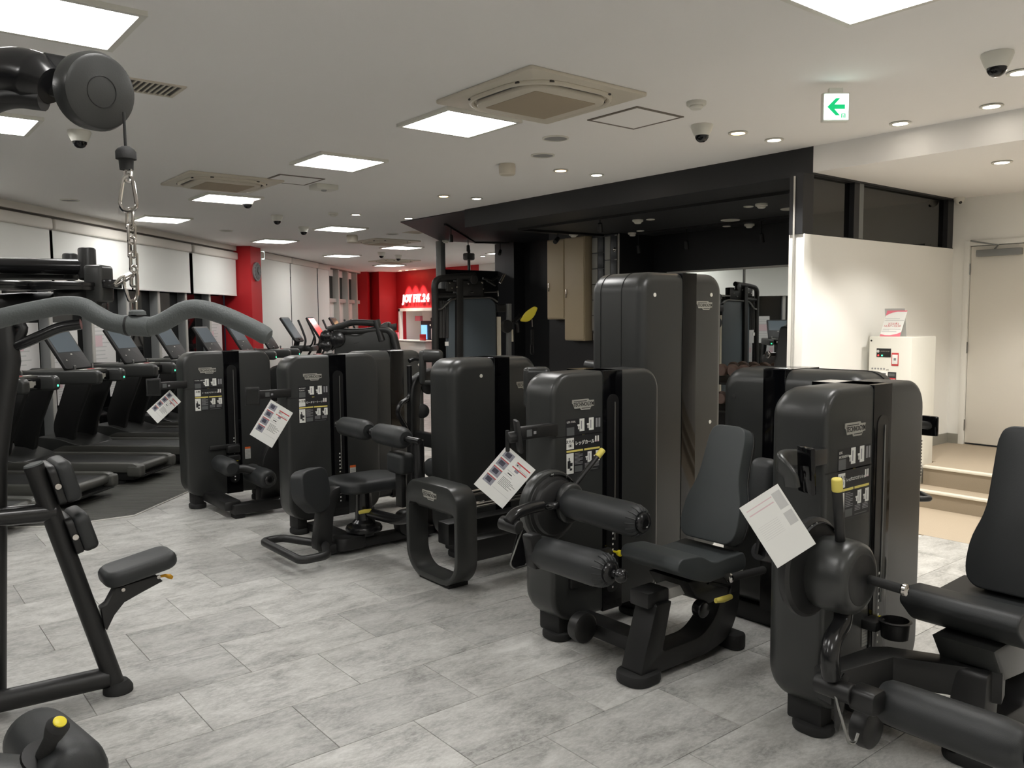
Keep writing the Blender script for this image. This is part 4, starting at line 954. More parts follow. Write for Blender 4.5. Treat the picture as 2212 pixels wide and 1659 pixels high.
q0, q1 = V((2.60, 1.30, 0.335)), V((2.60, 0.86, 0.335))
r_ = t.part('shin_roller', MB().roller(q0, q1, 0.073), 'vinyl', label='long dark padded shin roller')
cap_knob(t, q1, MY, 0.045)
t.part('counterweight', MB().lathe([(0, 0.045), (0.005, 0.062), (0.03, 0.069), (0.06, 0.067), (0.068, 0.055), (0.07, 0)], at(1850, 1562, Y=1.42), MY, 28), 'frame')
t.part('seat', seat_cushion(2.97, 3.55, 1.235, 0.40, 0.535, 0.06, 0.11), 'vinyl', label='black contoured seat cushion')
up2 = V((0.14, 0, 0.62)); L2 = up2.length; up2.normalize()
backrest(t, (3.34, 0.55), up2, L2, 1.20, 1.0, 'vinyl')
cg = MB(); cg.prism([(3.02, 0.44), (3.48, 0.44), (3.50, 0.30), (3.30, 0.28), (3.12, 0.30)], (0, 1.12, 0), X3, Z3, Y3, 0.22, 0.02)
t.part('seat_carriage', cg, 'shell')
t.part('seat_rail', MB().box(3.14, 3.58, 1.19, 1.29, 0.315, 0.355, 0.004), 'alu_light')
fb = MB(); fb.prism([(2.64, 1.50), (2.95, 1.435), (3.06, 1.23), (3.10, 1.12), (3.18, 1.14), (3.15, 1.26), (3.03, 1.50), (2.98, 1.54), (2.66, 1.58)], (0, 0, 0.225), X3, Y3, Z3, 0.115, 0.006)
t.part('side_beam', fb, 'frame')
t.part('cup_holder', MB().lathe([(0.0, 0.05), (0.06, 0.055), (0.065, 0.06), (0.068, 0.05), (0.03, 0.044), (0.02, 0)], (3.09, 1.50, 0.36), Z3, 24), 'frame')
t.part('holder_arm', MB().box(3.02, 3.10, 1.54, 1.64, 0.38, 0.42, 0.008), 'frame')
fr = MB()
loop = fillet([V((3.02, 0.04, 0)), V((3.05, 0.34, 0)), V((3.17, 0.34, 0)), V((3.14, 0.12, 0)), V((3.40, 0.12, 0)), V((3.48, 0.34, 0)), V((3.60, 0.34, 0)), V((3.56, 0.10, 0)), V((3.48, 0.03, 0)), V((3.05, 0.03, 0))], 0.03, 4, True)
fr.prism([(p.x, p.y) for p in loop], (0, 1.15, 0), X3, Z3, Y3, 0.12, 0.008)
t.part('seat_frame', fr, 'frame')
t.part('base_bar', MB().box(2.98, 3.10, 1.22, 1.64, 0.05, 0.11, 0.008), 'frame')
t.part('floor_pad', MB().prism(rrect(0.20, 0.17, 0.07, 8, 3.09, 1.21), (0, 0, 0), X3, Y3, Z3, 0.045, 0.012), 'rubber')
sheet('white laminated sheet seen from its pale back, hung on the leg extension machine', (at(1597, 1098, D=2.72), at(1680, 1045, D=2.72), at(1777, 1143, D=2.72), at(1690, 1240, D=2.72)), None, clip=False, back=True)
# ---------------------------------------------------------------- rotary torso
x0, y0 = 2.48, 5.69
t = Thing('rotary_torso_machine', 'black rotary torso machine with swivel seat, two chest rollers and a floor loop', 'gym machine', (x0+0.3, y0-0.5, 0))
tower(t, x0, y0, names=(['ROTARY', 'TORSO'], 'ロータリートーソ', 'わき腹', ''), sticker=(0.49, 0.37))
display_arm(t, x0, y0-0.03, (-0.30, -0.9, 0.1), x1=-0.27, w=0.10, h=0.13)
lp = MB(); lp.tube(fillet([(2.13, 5.36, 0.10), (2.15, 4.80, 0.09), (2.33, 4.80, 0.09), (2.44, 5.05, 0.09), (2.27, 5.36, 0.10)], 0.05, 5, True), 0.027, 14, closed=True)
t.part('floor_loop', lp, 'frame')
t.part('base_bar', MB().box(2.42, 3.30, 5.03, 5.13, 0.02, 0.085, 0.01), 'frame')
t.part('base_bar', MB().box(2.62, 2.74, 5.05, 5.75, 0.02, 0.08, 0.01), 'frame')
pp = MB(); pp.prism([(p.x, p.y) for p in fillet([V((2.36, 0.05, 0)), V((2.41, 0.36, 0)), V((2.50, 0.47, 0)), V((2.60, 0.47, 0)), V((2.55, 0.42, 0)), V((2.50, 0.30, 0)), V((2.48, 0.05, 0))], 0.05, 4, True)], (0, 5.03, 0), X3, Z3, Y3, 0.09, 0.008)
t.part('seat_post', pp, 'frame')
t.part('floor_block', MB().prism(rrect(0.22, 0.16, 0.06, 6, 2.62, 5.06), (0, 0, 0.03), X3, Y3, Z3, 0.09, 0.015), 'frame')
def knee_pad(t, c, n_, w, h, th, m='vinyl', name='knee_pad', cut=True):
    n_ = V(n_).normalized(); r = Z3.cross(n_).normalized() if abs(n_.z) < 0.95 else X3.copy(); u = n_.cross(r)
    o = [(-w/2, -h*0.10), (-w*0.46, h*0.42), (-w*0.30, h*0.5), (w*0.28, h*0.5), (w*0.45, h*0.40), (w/2, -h*0.05), (w*0.38, -h*0.45), (w*0.12, -h*0.5), (-w*0.08, -h*0.48)] if cut else rrect(w, h, min(w, h)*0.2)
    q = fillet([V((a, b, 0)) for a, b in o], 0.05, 4, True) if cut else [V((a, b, 0)) for a, b in o]
    mb = MB(); mb.prism([(p.x, p.y) for p in q], V(c)-n_*th, r, u, n_, th, 0.02, 4, bev_back=0.03)
    return t.part(name, mb, m)
knee_pad(t, (2.36, 4.98, 0.475), (0.45, -0.85, 0.12), 0.30, 0.30, 0.10)
st = MB(); st.prism(rrect(0.50, 0.40, 0.11, 8, 2.80, 5.12), (0, 0, 0.415), X3, Y3, Z3, 0.085, 0.03, 4)
t.part('seat', st, 'vinyl', label='wide black seat cushion')
t.part('seat_column', MB().lathe([(0.05, 0.08), (0.14, 0.08), (0.16, 0.06), (0.36, 0.055)], (2.75, 5.08, 0.05), Z3, 24), 'frame_gloss')
t.part('swivel_disc', MB().lathe([(0, 0.10), (0.01, 0.125), (0.03, 0.128), (0.045, 0.12), (0.05, 0.08)], (2.75, 5.08, 0.12), Z3, 32), 'frame_gloss')
t.part('swivel_lever', MB().tube([(2.66, 4.98, 0.285), (2.70, 4.975, 0.288), (2.75, 4.98, 0.285)], 0.014, 10, rad=[0.012, 0.015, 0.013]), 'yellow', label='pale yellow swivel lever')
z_ = 0.835
for a, b in ((5.36, 4.98), (4.86, 4.50)):
    r_ = t.part('chest_roller', MB().roller(V((2.75, a, z_)), V((2.75, b, z_)), 0.068), 'vinyl', label='black padded chest roller')
t.part('roller_axle', MB().cyl((2.75, 5.44, z_), (2.75, 4.34, z_), 0.020, 0.004, 14), 'frame_gloss')
for yy in (5.44, 4.93): t.part('axle_knob', MB().sph((2.75, yy, z_), 0.03, 14), 'frame_gloss')
tb = MB(); tb.tube(fillet([(2.79, 4.42, 0.83), (2.80, 4.42, 0.40), (2.79, 4.62, 0.27), (2.76, 5.0, 0.26)], 0.16, 8), 0.035, 16)
t.part('roller_post', tb, 'frame_gloss')
t.part('side_pad', MB().obox((2.80, 4.66, 0.655), (0.11, 0.20, 0.14), None, 0.03, 4), 'vinyl')
t.part('pad_stem', MB().box(2.78, 2.82, 4.62, 4.70, 0.36, 0.60, 0.01), 'frame')
t.part('end_foot', MB().prism(rrect(0.22, 0.18, 0.07, 8, 0, 0), (3.10, 5.00, 0.14), X3, Z3, Y3, 0.10, 0.02), 'frame')
t.part('end_post', MB().prism([(p.x, p.y) for p in fillet([V((3.20, 0.0, 0)), V((3.20, 0.26, 0)), V((3.36, 0.26, 0)), V((3.36, 0.0, 0))], 0.03, 4, True)], (0, 5.10, 0), X3, Z3, Y3, 0.10, 0.01), 'frame')
sheet('white laminated sheet with photos and red bars hung on the rotary torso machine', (at(585, 863, D=5.55), at(633, 892, D=5.55), at(585, 966, D=5.55), at(531, 933, D=5.55)), None, clip=False)
# ---------------------------------------------------------------- abdominal machine
x0, y0 = 2.17, 7.05
t = Thing('abdominal_machine', 'black abdominal crunch machine nearest the treadmills, with a low foot roller', 'gym machine', (x0+0.3, y0-0.3, 0))
tower(t, x0, y0, names=(['TOTAL ABDOMINAL'], 'トータルアブドミナル', 'お腹', ''), sticker=(0.50, 0.385))
display_arm(t, x0, y0-0.03, (-0.25, -0.9, 0.1), x1=-0.245, w=0.11, h=0.14)
bk = MB(); bk.box(x0+0.19, x0+0.45, y0-0.02, y0+0.0, 0.49, 0.53, 0.006); bk.box(x0+0.33, x0+0.44, y0-0.06, y0, 0.455, 0.525, 0.012); bk.box(x0+0.33, x0+0.44, y0-0.06, y0, 0.385, 0.44, 0.012)
t.part('side_bracket', bk, 'frame')
r_ = t.part('foot_roller', MB().roller(V((2.64, 6.86, 0.30)), V((2.64, 6.46, 0.29)), 0.078), 'vinyl')
cap_knob(t, V((2.64, 6.46, 0.29)), MY, 0.042)
t.part('roller_arm', MB().tube(fillet([(2.42, 6.70, 0.36), (2.52, 6.70, 0.37), (2.62, 6.66, 0.33)], 0.04), 0.035, 14), 'frame')
t.part('knee_roller', MB().roller(V((2.40, 6.95, 0.40)), V((2.40, 6.62, 0.39)), 0.07), 'vinyl')
ps = MB(); ps.prism([(p.x, p.y) for p in fillet([V((2.62, 0.04, 0)), V((2.66, 0.46, 0)), V((2.76, 0.60, 0)), V((2.95, 0.60, 0)), V((2.84, 0.46, 0)), V((2.80, 0.04, 0))], 0.08, 5, True)], (0, 6.62, 0), X3, Z3, Y3, 0.12, 0.01)
t.part('seat_post', ps, 'frame')
t.part('seat', MB().prism(rrect(0.36, 0.34, 0.09, 8, 2.95, 6.68), (0, 0, 0.60), X3, Y3, Z3, 0.08, 0.03, 4), 'vinyl')
t.part('base_bar', MB().box(2.36, 2.90, 6.50, 6.62, 0.03, 0.11, 0.01), 'frame')
t.part('base_bar', MB().box(2.30, 2.44, 6.55, 7.10, 0.06, 0.14, 0.02), 'frame')
t.part('floor_pad', MB().box(2.37, 2.45, 6.51, 6.61, 0.0, 0.03), 'rubber')
sheet('white laminated sheet with photos and red bars hung on the abdominal machine', (at(367, 842, D=6.85), at(391, 868, D=6.85), at(368, 933, D=6.85), at(340, 905, D=6.85)), None, clip=False)
t = Thing('earplug_clip', 'small cream oval clip holding the sheet on the abdominal machine', 'clip', at(366, 836, D=6.84))
t.part('clip_body', MB().sph(at(366, 832, D=6.84), 0.024, 14, (0.7, 0.5, 1.3)), 'cream')
# ---------------------------------------------------------------- machines seen from behind
def head_rest(t, c, f, k=1.0, tilt=0.1):
    """padded head with a slot on top and an open window, on a tapering arm"""
    f = V(f).normalized(); r = f.cross(Z3).normalized()
    R = Matrix((r, f, Z3)).transposed(); c = V(c)
    fr = MB(); w, h, th = 0.15*k, 0.22*k, 0.12*k
    fr.obox(c+Z3*(h*0.33), (w, th, h*0.36), R, 0.03*k, 4)
    fr.obox(c+r*(w*0.38), (w*0.26, th, h), R, 0.018*k, 3); fr.obox(c-r*(w*0.42), (w*0.14, th*0.8, h*0.9), R, 0.01*k, 3); fr.obox(c-Z3*(h*0.44), (w, th*0.8, h*0.14), R, 0.012*k, 3)
    p = t.part('handle_head', fr, 'shell')
    t.part('slot', MB().obox(c+Z3*(h*0.505), (w*0.6, th*0.28, 0.006), R), 'black', parent=p)
def back_machine(name, label, xl, xr, y0, zt=1.33, d=0.28, badge_px=None, screws=(), fr=0.075, br=0.05):
    t = Thing(name, label, 'gym machine', ((xl+xr)/2, y0+0.4, 0))
    tower(t, xl, y0, xr-xl, zt, d, front=False, front_r=fr, back_r=br, screws=[(p.x, p.z) for p in (at(*s, Y=y0) for s in screws)])
    if badge_px: q = at(*badge_px, Y=y0); badge(t, (q.x, y0-0.001, q.z), X3, Z3)
    return t
# tower with the slotted handle head in front
yd = 4.42; xl, xr = at(977, 1000, Y=yd).x, at(1166, 1000, Y=yd).x
t = back_machine('chest_press_machine', 'black machine seen from behind with a slotted handle head beside it', xl, xr, yd, badge_px=(1133, 832), screws=((1039, 812),))
# press frame on its far side (px 880-990)
F_ = lambda x, y, Y=5.35: at(x, y, Y=Y)
a = [F_(905, 1120), F_(900, 870), F_(905, 820), F_(930, 806)]
b = [F_(895, 1120), F_(882, 880), F_(885, 830), F_(905, 808)]
gd = MB(); gd.tube(fillet([F_(893, 1125), F_(893, 850), F_(900, 818), F_(932, 806)], 0.10, 6), 1, sq=rrect(0.08, 0.075, 0.015, 3))
t.part('press_frame', gd, 'frame')
t.part('cross_beam', MB().tube([at(902, 945, Y=5.30), at(985, 962, Y=4.62)], 1, sq=rrect(0.105, 0.05, 0.01, 3)), 'frame')
t.part('pulley', MB().cyl(F_(925, 836, 5.30), F_(925, 836, 5.36), 0.055, 0.008, 24), 'frame')
t.part('pulley', MB().cyl(F_(912, 888, 5.30), F_(912, 888, 5.36), 0.055, 0.008, 24), 'frame')
head_rest(t, F_(932, 793, 5.2), (-0.62, -0.78, 0), 1.15)
for q in ((at(955, 850, Y=5.4), at(968, 960, Y=5.4)),): t.part('backrest', MB().roller(q[0]+Z3*0.06, q[1], 0.085), 'vinyl')
t.part('grip_tube', MB().tube(fillet([F_(884, 790), F_(886, 860), F_(864, 872), F_(858, 892), F_(884, 935)], 0.06, 5), 0.02, 12), 'frame_gloss')
t.part('grip_tube', MB().tube(fillet([F_(978, 905, 5.0), F_(962, 912, 5.0), F_(952, 940, 5.0), F_(954, 990, 5.0), F_(975, 1008, 5.0)], 0.07, 5), 0.02, 12), 'frame_gloss')
t.part('grip_tube', MB().tube(fillet([F_(884, 780), F_(895, 775), F_(916, 778)], 0.03, 4), 0.018, 10), 'frame_gloss')
t.part('leg_roller', MB().cyl(F_(935, 1010, 5.15), F_(935, 1010, 5.28), 0.075, 0.03, 24), 'vinyl')
t.part('seat_frame', MB().box(3.35, 3.95, 4.75, 5.55, 0.03, 0.10, 0.01), 'frame')
t.part('seat', MB().prism(rrect(0.34, 0.34, 0.08, 6, 3.62, 5.05), (0, 0, 0.42), X3, Y3, Z3, 0.08, 0.025, 3), 'vinyl')
t.part('seat_post', MB().box(3.57, 3.67, 5.0, 5.1, 0.1, 0.43, 0.01), 'frame')
t.part('info_sheet', MB().obox(at(966, 845, Y=5.7), (0.16, 0.004, 0.24), Matrix.Rotation(math.radians(-30), 3, 'Z') @ Matrix.Rotation(math.radians(-24), 3, 'Y')), 'paper')
# leg press with the loop-shaped front
t = Thing('leg_press_machine', 'black leg press with a rounded loop front carrying a badge and chrome rods', 'gym machine', (2.86, 4.15, 0))
def ring_prism(mb, outer, inner, o, ax, ay, an, d, bev=0.01):
    b = bmesh.new(); o, ax, ay, an = V(o), V(ax), V(ay), V(an); n = len(outer)
    A = [b.verts.new(o+ax*p[0]+ay*p[1]) for p in outer]; B = [b.verts.new(o+ax*p[0]+ay*p[1]) for p in inner]
    fs = [b.faces.new((A[i], A[(i+1) % n], B[(i+1) % n], B[i])) for i in range(n)]
    r = bmesh.ops.extrude_face_region(b, geom=fs)
    for v in [g for g in r['geom'] if isinstance(g, bmesh.types.BMVert)]: v.co += an*d
    bmesh.ops.recalc_face_normals(b, faces=list(b.faces))
    es = [e for e in b.edges if len(e.link_faces) == 2 and e.calc_face_angle() > 1.2]
    if bev: bmesh.ops.bevel(b, geom=es, offset=bev, segments=2, profile=0.5, affect='EDGES')
    mb.addbm(b); return mb
lo = MB(); yc, zc = 4.13, 0.315
ring_prism(lo, rrect(0.56, 0.60, (0.17, 0.17, 0.12, 0.12), 8, 0, 0), rrect(0.49, 0.41, (0.13, 0.13, 0.03, 0.03), 8, 0, -0.055), (2.68, yc, zc), Y3*-1, Z3, X3, 0.15, 0.012)
t.part('front_loop', lo, 'shell')
nn = V((-1, 0, 0))
badge(t, (2.6795, yc, zc+0.225), Y3*-1, Z3, 0.15)
t.part('inner_cover', MB().box(2.72, 2.82, yc-0.22, yc+0.22, zc+0.12, zc+0.18, 0.02, 3), 'shell')
t.part('floor_pad', MB().box(2.70, 2.84, yc-0.16, yc+0.16, 0.0, 0.02), 'rubber')
t.part('main_beam', MB().box(2.84, 4.2, 4.17, 4.29, 0.19, 0.33, 0.008), 'frame')
t.part('main_beam', MB().box(2.84, 4.2, 3.88, 4.0, 0.16, 0.29, 0.008), 'frame')
for zz, yy in ((0.50, 4.16), (0.46, 4.02)): t.part('chrome_rod', MB().cyl((2.80, yy, zz), (4.0, yy, zz+0.02), 0.022, 0.002, 16), 'chrome')
t.part('carriage_tube', MB().cyl((3.02, 4.02, 0.575), (4.0, 4.02, 0.585), 0.05, 0.004, 20), 'frame_gloss')
t.part('foot_plate', MB().obox((3.85, 4.05, 0.75), (0.05, 0.5, 0.5), None, 0.02), 'frame')
hp = at(1160, 835, D=4.75)
t.part('grip_stem', MB().tube([hp+V((0.03, 0.02, -0.02)), hp+V((0.12, 0.06, -0.38)), hp+V((0.13, 0.06, -0.60))], 0.022, 12), 'frame')
t.part('end_post', MB().box(4.05, 4.2, 3.9, 4.28, 0.0, 0.9, 0.02), 'frame')
head_rest(t, hp, (-0.66, -0.75, 0), 1.0)
# tall tower
yf = 3.22; xl, xr = at(1386, 800, Y=yf).x, at(1561, 800, Y=yf).x
t = back_machine('lat_tower_machine', 'tall black weight tower seen from behind, rising above the other machines', xl, xr, yf, zt=1.855, d=0.42, badge_px=(1521, 660), screws=((1414, 637), (1536, 637), (1533, 911)), fr=0.055, br=0.05)
for dd in (0.16, 0.33):
    q = MB(); out = [(p[0]*1.002, p[1]) for p in rrect(xr-xl, 1.755, (0.14, 0.14, 0.115, 0.115), 8, 0, 0)]
    q.tube([V(((xl+xr)/2+a*1.002, yf+dd, 0.9775+b*1.0012)) for a, b in out], 0.0022, 5, closed=True)
    t.part('shell_seam', q, 'black')
t.part('pad_arm', MB().tube([at(1305, 795, D=5.4), at(1268, 790, D=5.5)], 0.04, 12), 'frame')
# G: broad tower turned sideways (faces -x)
t = Thing('broad_tower_machine', 'black machine tower turned sideways between the leg curl and leg extension machines', 'gym machine', (3.75, 2.3, 0))
xg = 3.60; ya, yb = 1.90, 2.72
m = MB(); m.prism(rrect(yb-ya, 1.23, (0.10, 0.10, 0.115, 0.115), 8, 0, 0), (xg, (ya+yb)/2, 0.715), Y3*-1, Z3, X3, 0.30, 0.075, 5, bev_back=0.05)
t.part('tower_shell', m, 'shell')
m = MB(); m.prism(rrect(0.125, 1.236, 0.001, 1, 0, 0), (xg-0.003, 2.39, 0.715), Y3*-1, Z3, X3, 0.306, 0.077, 5, bev_back=0.052)
t.part('gloss_strip', m, 'gloss')
t.part('base', MB().box(xg+0.02, xg+0.3, ya+0.02, yb-0.02, 0.0, 0.10, 0.01), 'black')
q = at(1585, 857, X=xg); t.part('screw_cap', MB().lathe([(0, 0.012), (0.003, 0.012), (0.003, 0)], (xg-0.0005, q.y, q.z), (-1, 0, 0), 14), 'steel')
q = at(1728, 905, X=xg); badge(t, (xg-0.0008, q.y, q.z), Y3*-1, Z3)
t.part('shell_seam', MB().tube([V((xg+0.2, (ya+yb)/2+a, 0.715+b)) for a, b in rrect(yb-ya+0.003, 1.233, (0.10, 0.10, 0.115, 0.115), 8, 0, 0)], 0.0022, 5, closed=True), 'black')
for dz, r in ((1.13, 0.05),):
    t.part('side_roller', MB().obox(at(1650, 1040, X=3.0), (0.09, 0.12, 0.20), Matrix.Rotation(math.radians(8), 3, 'Y'), 0.04, 4), 'vinyl')
t.part('side_arm', MB().tube([at(1640, 1190, X=3.05), at(1720, 1215, X=3.35), V((xg+0.02, 2.2, 0.45))], 0.04, 14), 'frame_gloss')
t.part('side_arm_plate', MB().tube([at(1640, 1195, X=3.04), at(1655, 1110, X=3.06), at(1660, 1060, X=3.05)], 1, sq=rrect(0.05, 0.02, 0.006, 2)), 'frame')
q = at(2008, 920, D=4.1); t.part('display', MB().obox(q, (0.02, 0.085, 0.10), None, 0.008), 'gloss'); t.part('display_arm', MB().tube([q, V((3.88, 2.0, 1.10))], 0.02, 10), 'frame')
q = at(1985, 1078, D=4.1); t.part('grip_loop', MB().tube(fillet([q, q+RT*0.06, q+RT*0.06+V((0.1, 0.1, 0)), q+V((0.1, 0.1, 0))], 0.03, 4), 0.014, 10), 'frame')
# C: far machine tower
yc_ = 5.98; xl, xr = at(770, 850, Y=yc_).x, at(922, 850, Y=yc_).x
t = back_machine('far_weight_machine', 'black weight tower seen from behind, partly hidden by the rotary torso machine', xl, xr, yc_, badge_px=(895, 818), screws=((905, 788),))
# ================================================================ TREADMILLS AND CARDIO
def TT(s): return WT(s, 0, 0)
RZ = math.atan2(WU.y, WU.x)
class LThing(Thing):
    """thing authored in the frame of the window wall: x along the wall, y into the room"""
    def __init__(s, name, label, cat, s0, d0, group=None):
        super().__init__(name, label, cat, wp(s0, d0, 0), group)
        s.T = WT(s0, 0, 0)
    def mb(s): return MB(s.T)
PZ = V((0, 0, 1)); PD = V((0, 1, 0)); PS = V((1, 0, 0))
def make_treadmill(s0, label):
    t = LThing('treadmill', label, 'treadmill', s0, 1.3, 'row of treadmills along the windows')
    t.part('base', t.mb().box(-0.32, 0.32, 0.45, 2.16, 0.045, 0.165, 0.02), 'black')
    for sx in (-1, 1):
        t.part('foot', t.mb().cyl((sx*0.26, 2.0, 0), (sx*0.26, 2.0, 0.06), 0.035, 0.005), 'rubber')
        t.part('side_rail', t.mb().prism([(p.x, p.y) for p in fillet([V((0.62, 0.16, 0)), V((0.75, 0.215, 0)), V((2.17, 0.215, 0)), V((2.21, 0.20, 0)), V((2.22, 0.13, 0)), V((0.62, 0.13, 0))], 0.02, 3, True)], (sx*0.305-0.045, 0, 0), PD, PZ, PS, 0.09, 0.012), 'tread_grey')
        t.part('end_cap', t.mb().box(sx*0.305-0.05, sx*0.305+0.05, 2.10, 2.25, 0.085, 0.20, 0.025, 3), 'tread_grey')
    t.part('belt', t.mb().box(-0.26, 0.26, 0.80, 2.16, 0.17, 0.196, 0.004), 'belt')
    t.part('rear_roller', t.mb().cyl((-0.26, 2.165, 0.155), (0.26, 2.165, 0.155), 0.042, 0.004, 20), 'tread_grey')
    t.part('rear_bar', t.mb().box(-0.30, 0.30, 2.20, 2.235, 0.075, 0.10, 0.006), 'frame_gloss')
    t.part('motor_hood', t.mb().prism([(p.x, p.y) for p in fillet([V((0.30, 0.05, 0)), V((0.30, 0.24, 0)), V((0.42, 0.31, 0)), V((0.70, 0.29, 0)), V((0.98, 0.20, 0)), V((0.98, 0.14, 0)), V((0.5, 0.05, 0))], 0.05, 4, True)], (-0.33, 0, 0), PD, PZ, PS, 0.66, 0.03, 3), 'shell')
    for sx in (-1, 1):
        u = fillet([V((0.60, 0.24, 0)), V((0.56, 0.42, 0)), V((0.78, 1.02, 0)), V((1.08, 1.02, 0)), V((0.84, 0.46, 0)), V((0.80, 0.26, 0))], [0.03, 0.12, 0.02, 0.02, 0.12, 0.03], 5, True)
        t.part('upright', t.mb().prism([(p.x, p.y) for p in u], (sx*0.20-0.03, 0, 0), PD, PZ, PS, 0.06, 0.012), 'frame')
        a = t.part('side_arm', t.mb().prism(rrect(1.02, 0.135, (0.02, 0.035, 0.05, 0.05), 6, 1.29, 1.045), (sx*0.205-0.045, 0, 0), PD, PZ, PS, 0.09, 0.028, 3), 'shell')
        if sx > 0: t.part('indicator_light', t.mb().sph((sx*0.205+0.0, 1.795, 1.02), 0.011, 10), 'led_green', parent=a, label='green indicator light')
    b = t.part('front_bar', t.mb().box(-0.17, 0.17, 1.62, 1.67, 0.995, 1.09, 0.012), 'gloss')
    q = t.mb(); q.prism([((x-0.5)*-0.17, (y-0.5)*0.06) for x, y in BADGE], (0, 1.671, 1.045), PS*-1, PZ, PD, 0.003)
    t.part('badge', q, 'silver', parent=b, label='silver maker badge')
    c = t.part('console', t.mb().box(-0.19, 0.19, 1.02, 1.64, 1.085, 1.115, 0.008), 'tread_grey')
    for x in (-0.12, 0.0, 0.12): t.part('key', t.mb().box(x-0.035, x+0.035, 1.55, 1.59, 1.115, 1.119), 'print_white' if x else 'print_red', parent=c)
    for x in (-0.15, 0.15): t.part('control_knob', t.mb().lathe([(0, 0.012), (0.02, 0.012), (0.03, 0.016), (0.045, 0.012), (0.048, 0)], (x, 1.50, 1.115), PZ, 14), 'steel', parent=c)
    # tilted screen
    up = V((0, -0.245, 0.385)).normalized(); nr = V((0, up.z, -up.y))
    o = V((0, 1.46, 1.125))
    sc_ = t.part('screen_housing', t.mb().prism(rrect(0.43, 0.455, 0.02, 4, 0, 0.2275), o, PS, up, nr, -0.035, 0.008), 'black')
    t.part('display', t.mb().prism(rrect(0.37, 0.235, 0.004, 1, 0, 0.31), o+nr*0.001, PS, up, nr, 0.002), 'screen_sheen', parent=sc_)
    t.part('logo_dot', t.mb().prism(rrect(0.03, 0.012, 0.004, 2, 0, 0.165), o+nr*0.001, PS, up, nr, 0.002), 'silver', parent=sc_)
    t.part('home_button', t.mb().lathe([(0, 0.008), (0.003, 0.008), (0.003, 0)], o+nr*0.0+up*0.10+PS*-0.13, nr, 12), 'silver', parent=sc_)
    return t
TMS = [-3.1, -2.04, -0.96, 0.11, 1.16, 2.21, 3.28, 4.33]
TL_ = 'black treadmill with tilted screen '
tw = ['at the window end of the row behind the lat bar', 'whose rear end shows beside the chest pads', 'with its whole running deck in view', 'standing in front of the narrow window notices', 'standing before the gap of the last half-drawn blinds', 'standing just short of the red column', 'standing in front of the red column', 'last of the row, beside the cross trainers']
t0 = make_treadmill(TMS[0], TL_+tw[0])
for s_, w in zip(TMS[1:], tw[1:]):
    c = copy_tree(t0.e); c.location = t0.e.location+WU*(s_-TMS[0]); c['label'] = TL_+w
def make_cross(s0, d0, label, scr):
    t = LThing('cross_trainer', label, 'cross trainer', s0, d0, 'cross trainers beyond the treadmills')
    t.part('base', t.mb().prism(rrect(0.5, 1.5, 0.1, 5, 0, d0), (0, 0, 0), PS, PD, PZ, 0.12, 0.02), 'black')
    t.part('flywheel_cover', t.mb().cyl((-0.12, d0-0.3, 0.42), (0.12, d0-0.3, 0.42), 0.36, 0.05, 28), 'shell')
    t.part('mast', t.mb().tube([(0, d0-0.15, 0.6), (0, d0+0.0, 1.25)], 0.05, 14), 'frame')
    up = V((0, -0.26, 0.40)).normalized(); nr = V((0, up.z, -up.y)); o = V((0, d0+0.05, 1.20))
    h = t.part('screen_housing', t.mb().prism(rrect(0.42, 0.52, 0.03, 4, 0, 0.26), o, PS, up, nr, -0.04, 0.008), 'black')
    t.part('display', t.mb().prism(rrect(0.36, 0.42, 0.006, 1, 0, 0.28), o+nr*0.001, PS, up, nr, 0.002), scr, parent=h)
    t.part('console', t.mb().prism(rrect(0.44, 0.42, 0.08, 5, 0, d0+0.12), (0, 0, 1.02), PS, PD, PZ, 0.10, 0.03), 'shell')
    for sx in (-1, 1):
        t.part('moving_arm', t.mb().tube(fillet([(sx*0.28, d0-0.25, 0.35), (sx*0.28, d0+0.10, 0.95), (sx*0.27, d0+0.26, 1.18), (sx*0.25, d0+0.16, 1.45), (sx*0.24, d0+0.10, 1.58)], 0.12, 5), 0.02, 10), 'frame')
        t.part('fixed_grip', t.mb().tube(fillet([(sx*0.16, d0+0.1, 1.08), (sx*0.2, d0+0.32, 1.12), (sx*0.2, d0+0.38, 1.3)], 0.06, 4), 0.016, 8), 'frame')
        t.part('pedal', t.mb().box(sx*0.16-0.07, sx*0.16+0.07, d0+0.1, d0+0.5, 0.3, 0.34, 0.01), 'rubber')
make_cross(5.75, 1.35, 'black cross trainer with dark screen next to the last treadmill', 'screen_sheen')
make_cross(7.15, 1.35, 'black cross trainer whose screen glows red', 'screen_red')
make_cross(8.6, 1.35, 'black cross trainer farthest from the treadmills, mostly hidden', 'screen_off')
# chest fly machine between the rows (far)
D_ = 9.3
P_ = lambda x, y, D=D_: at(x, y, D=D)
t = Thing('fly_machine', 'black tube-framed chest fly machine with two round discs behind the weight towers', 'gym machine', (P_(775, 730).x, P_(775, 730).y, 0))
def tubep(name, pts, r, m='frame', f=0.06): t.part(name, MB().tube(fillet(pts, f, 4), r, 12), m)
tubep('upper_arm', [P_(708, 712), P_(735, 705), P_(760, 696), P_(810, 698)], 0.035)
tubep('cross_tube', [P_(722, 716), P_(780, 716), P_(815, 712)], 0.035)
tubep('front_post', [P_(812, 692), P_(826, 737)], 0.045)
tubep('rear_hoop', [P_(820, 712), P_(840, 713), P_(850, 725), P_(860, 765)], 0.045, f=0.15)
tubep('lower_arm', [P_(765, 742), P_(790, 735), P_(820, 732)], 0.02)
t.part('brace_plate', MB().prism([(0, 0), (0.42, 0.06), (0.42, 0.14), (0.02, 0.08)], P_(776, 726), V((0.78, -0.62, 0)), Z3, V((0.62, 0.78, 0)), 0.05, 0.01), 'frame')
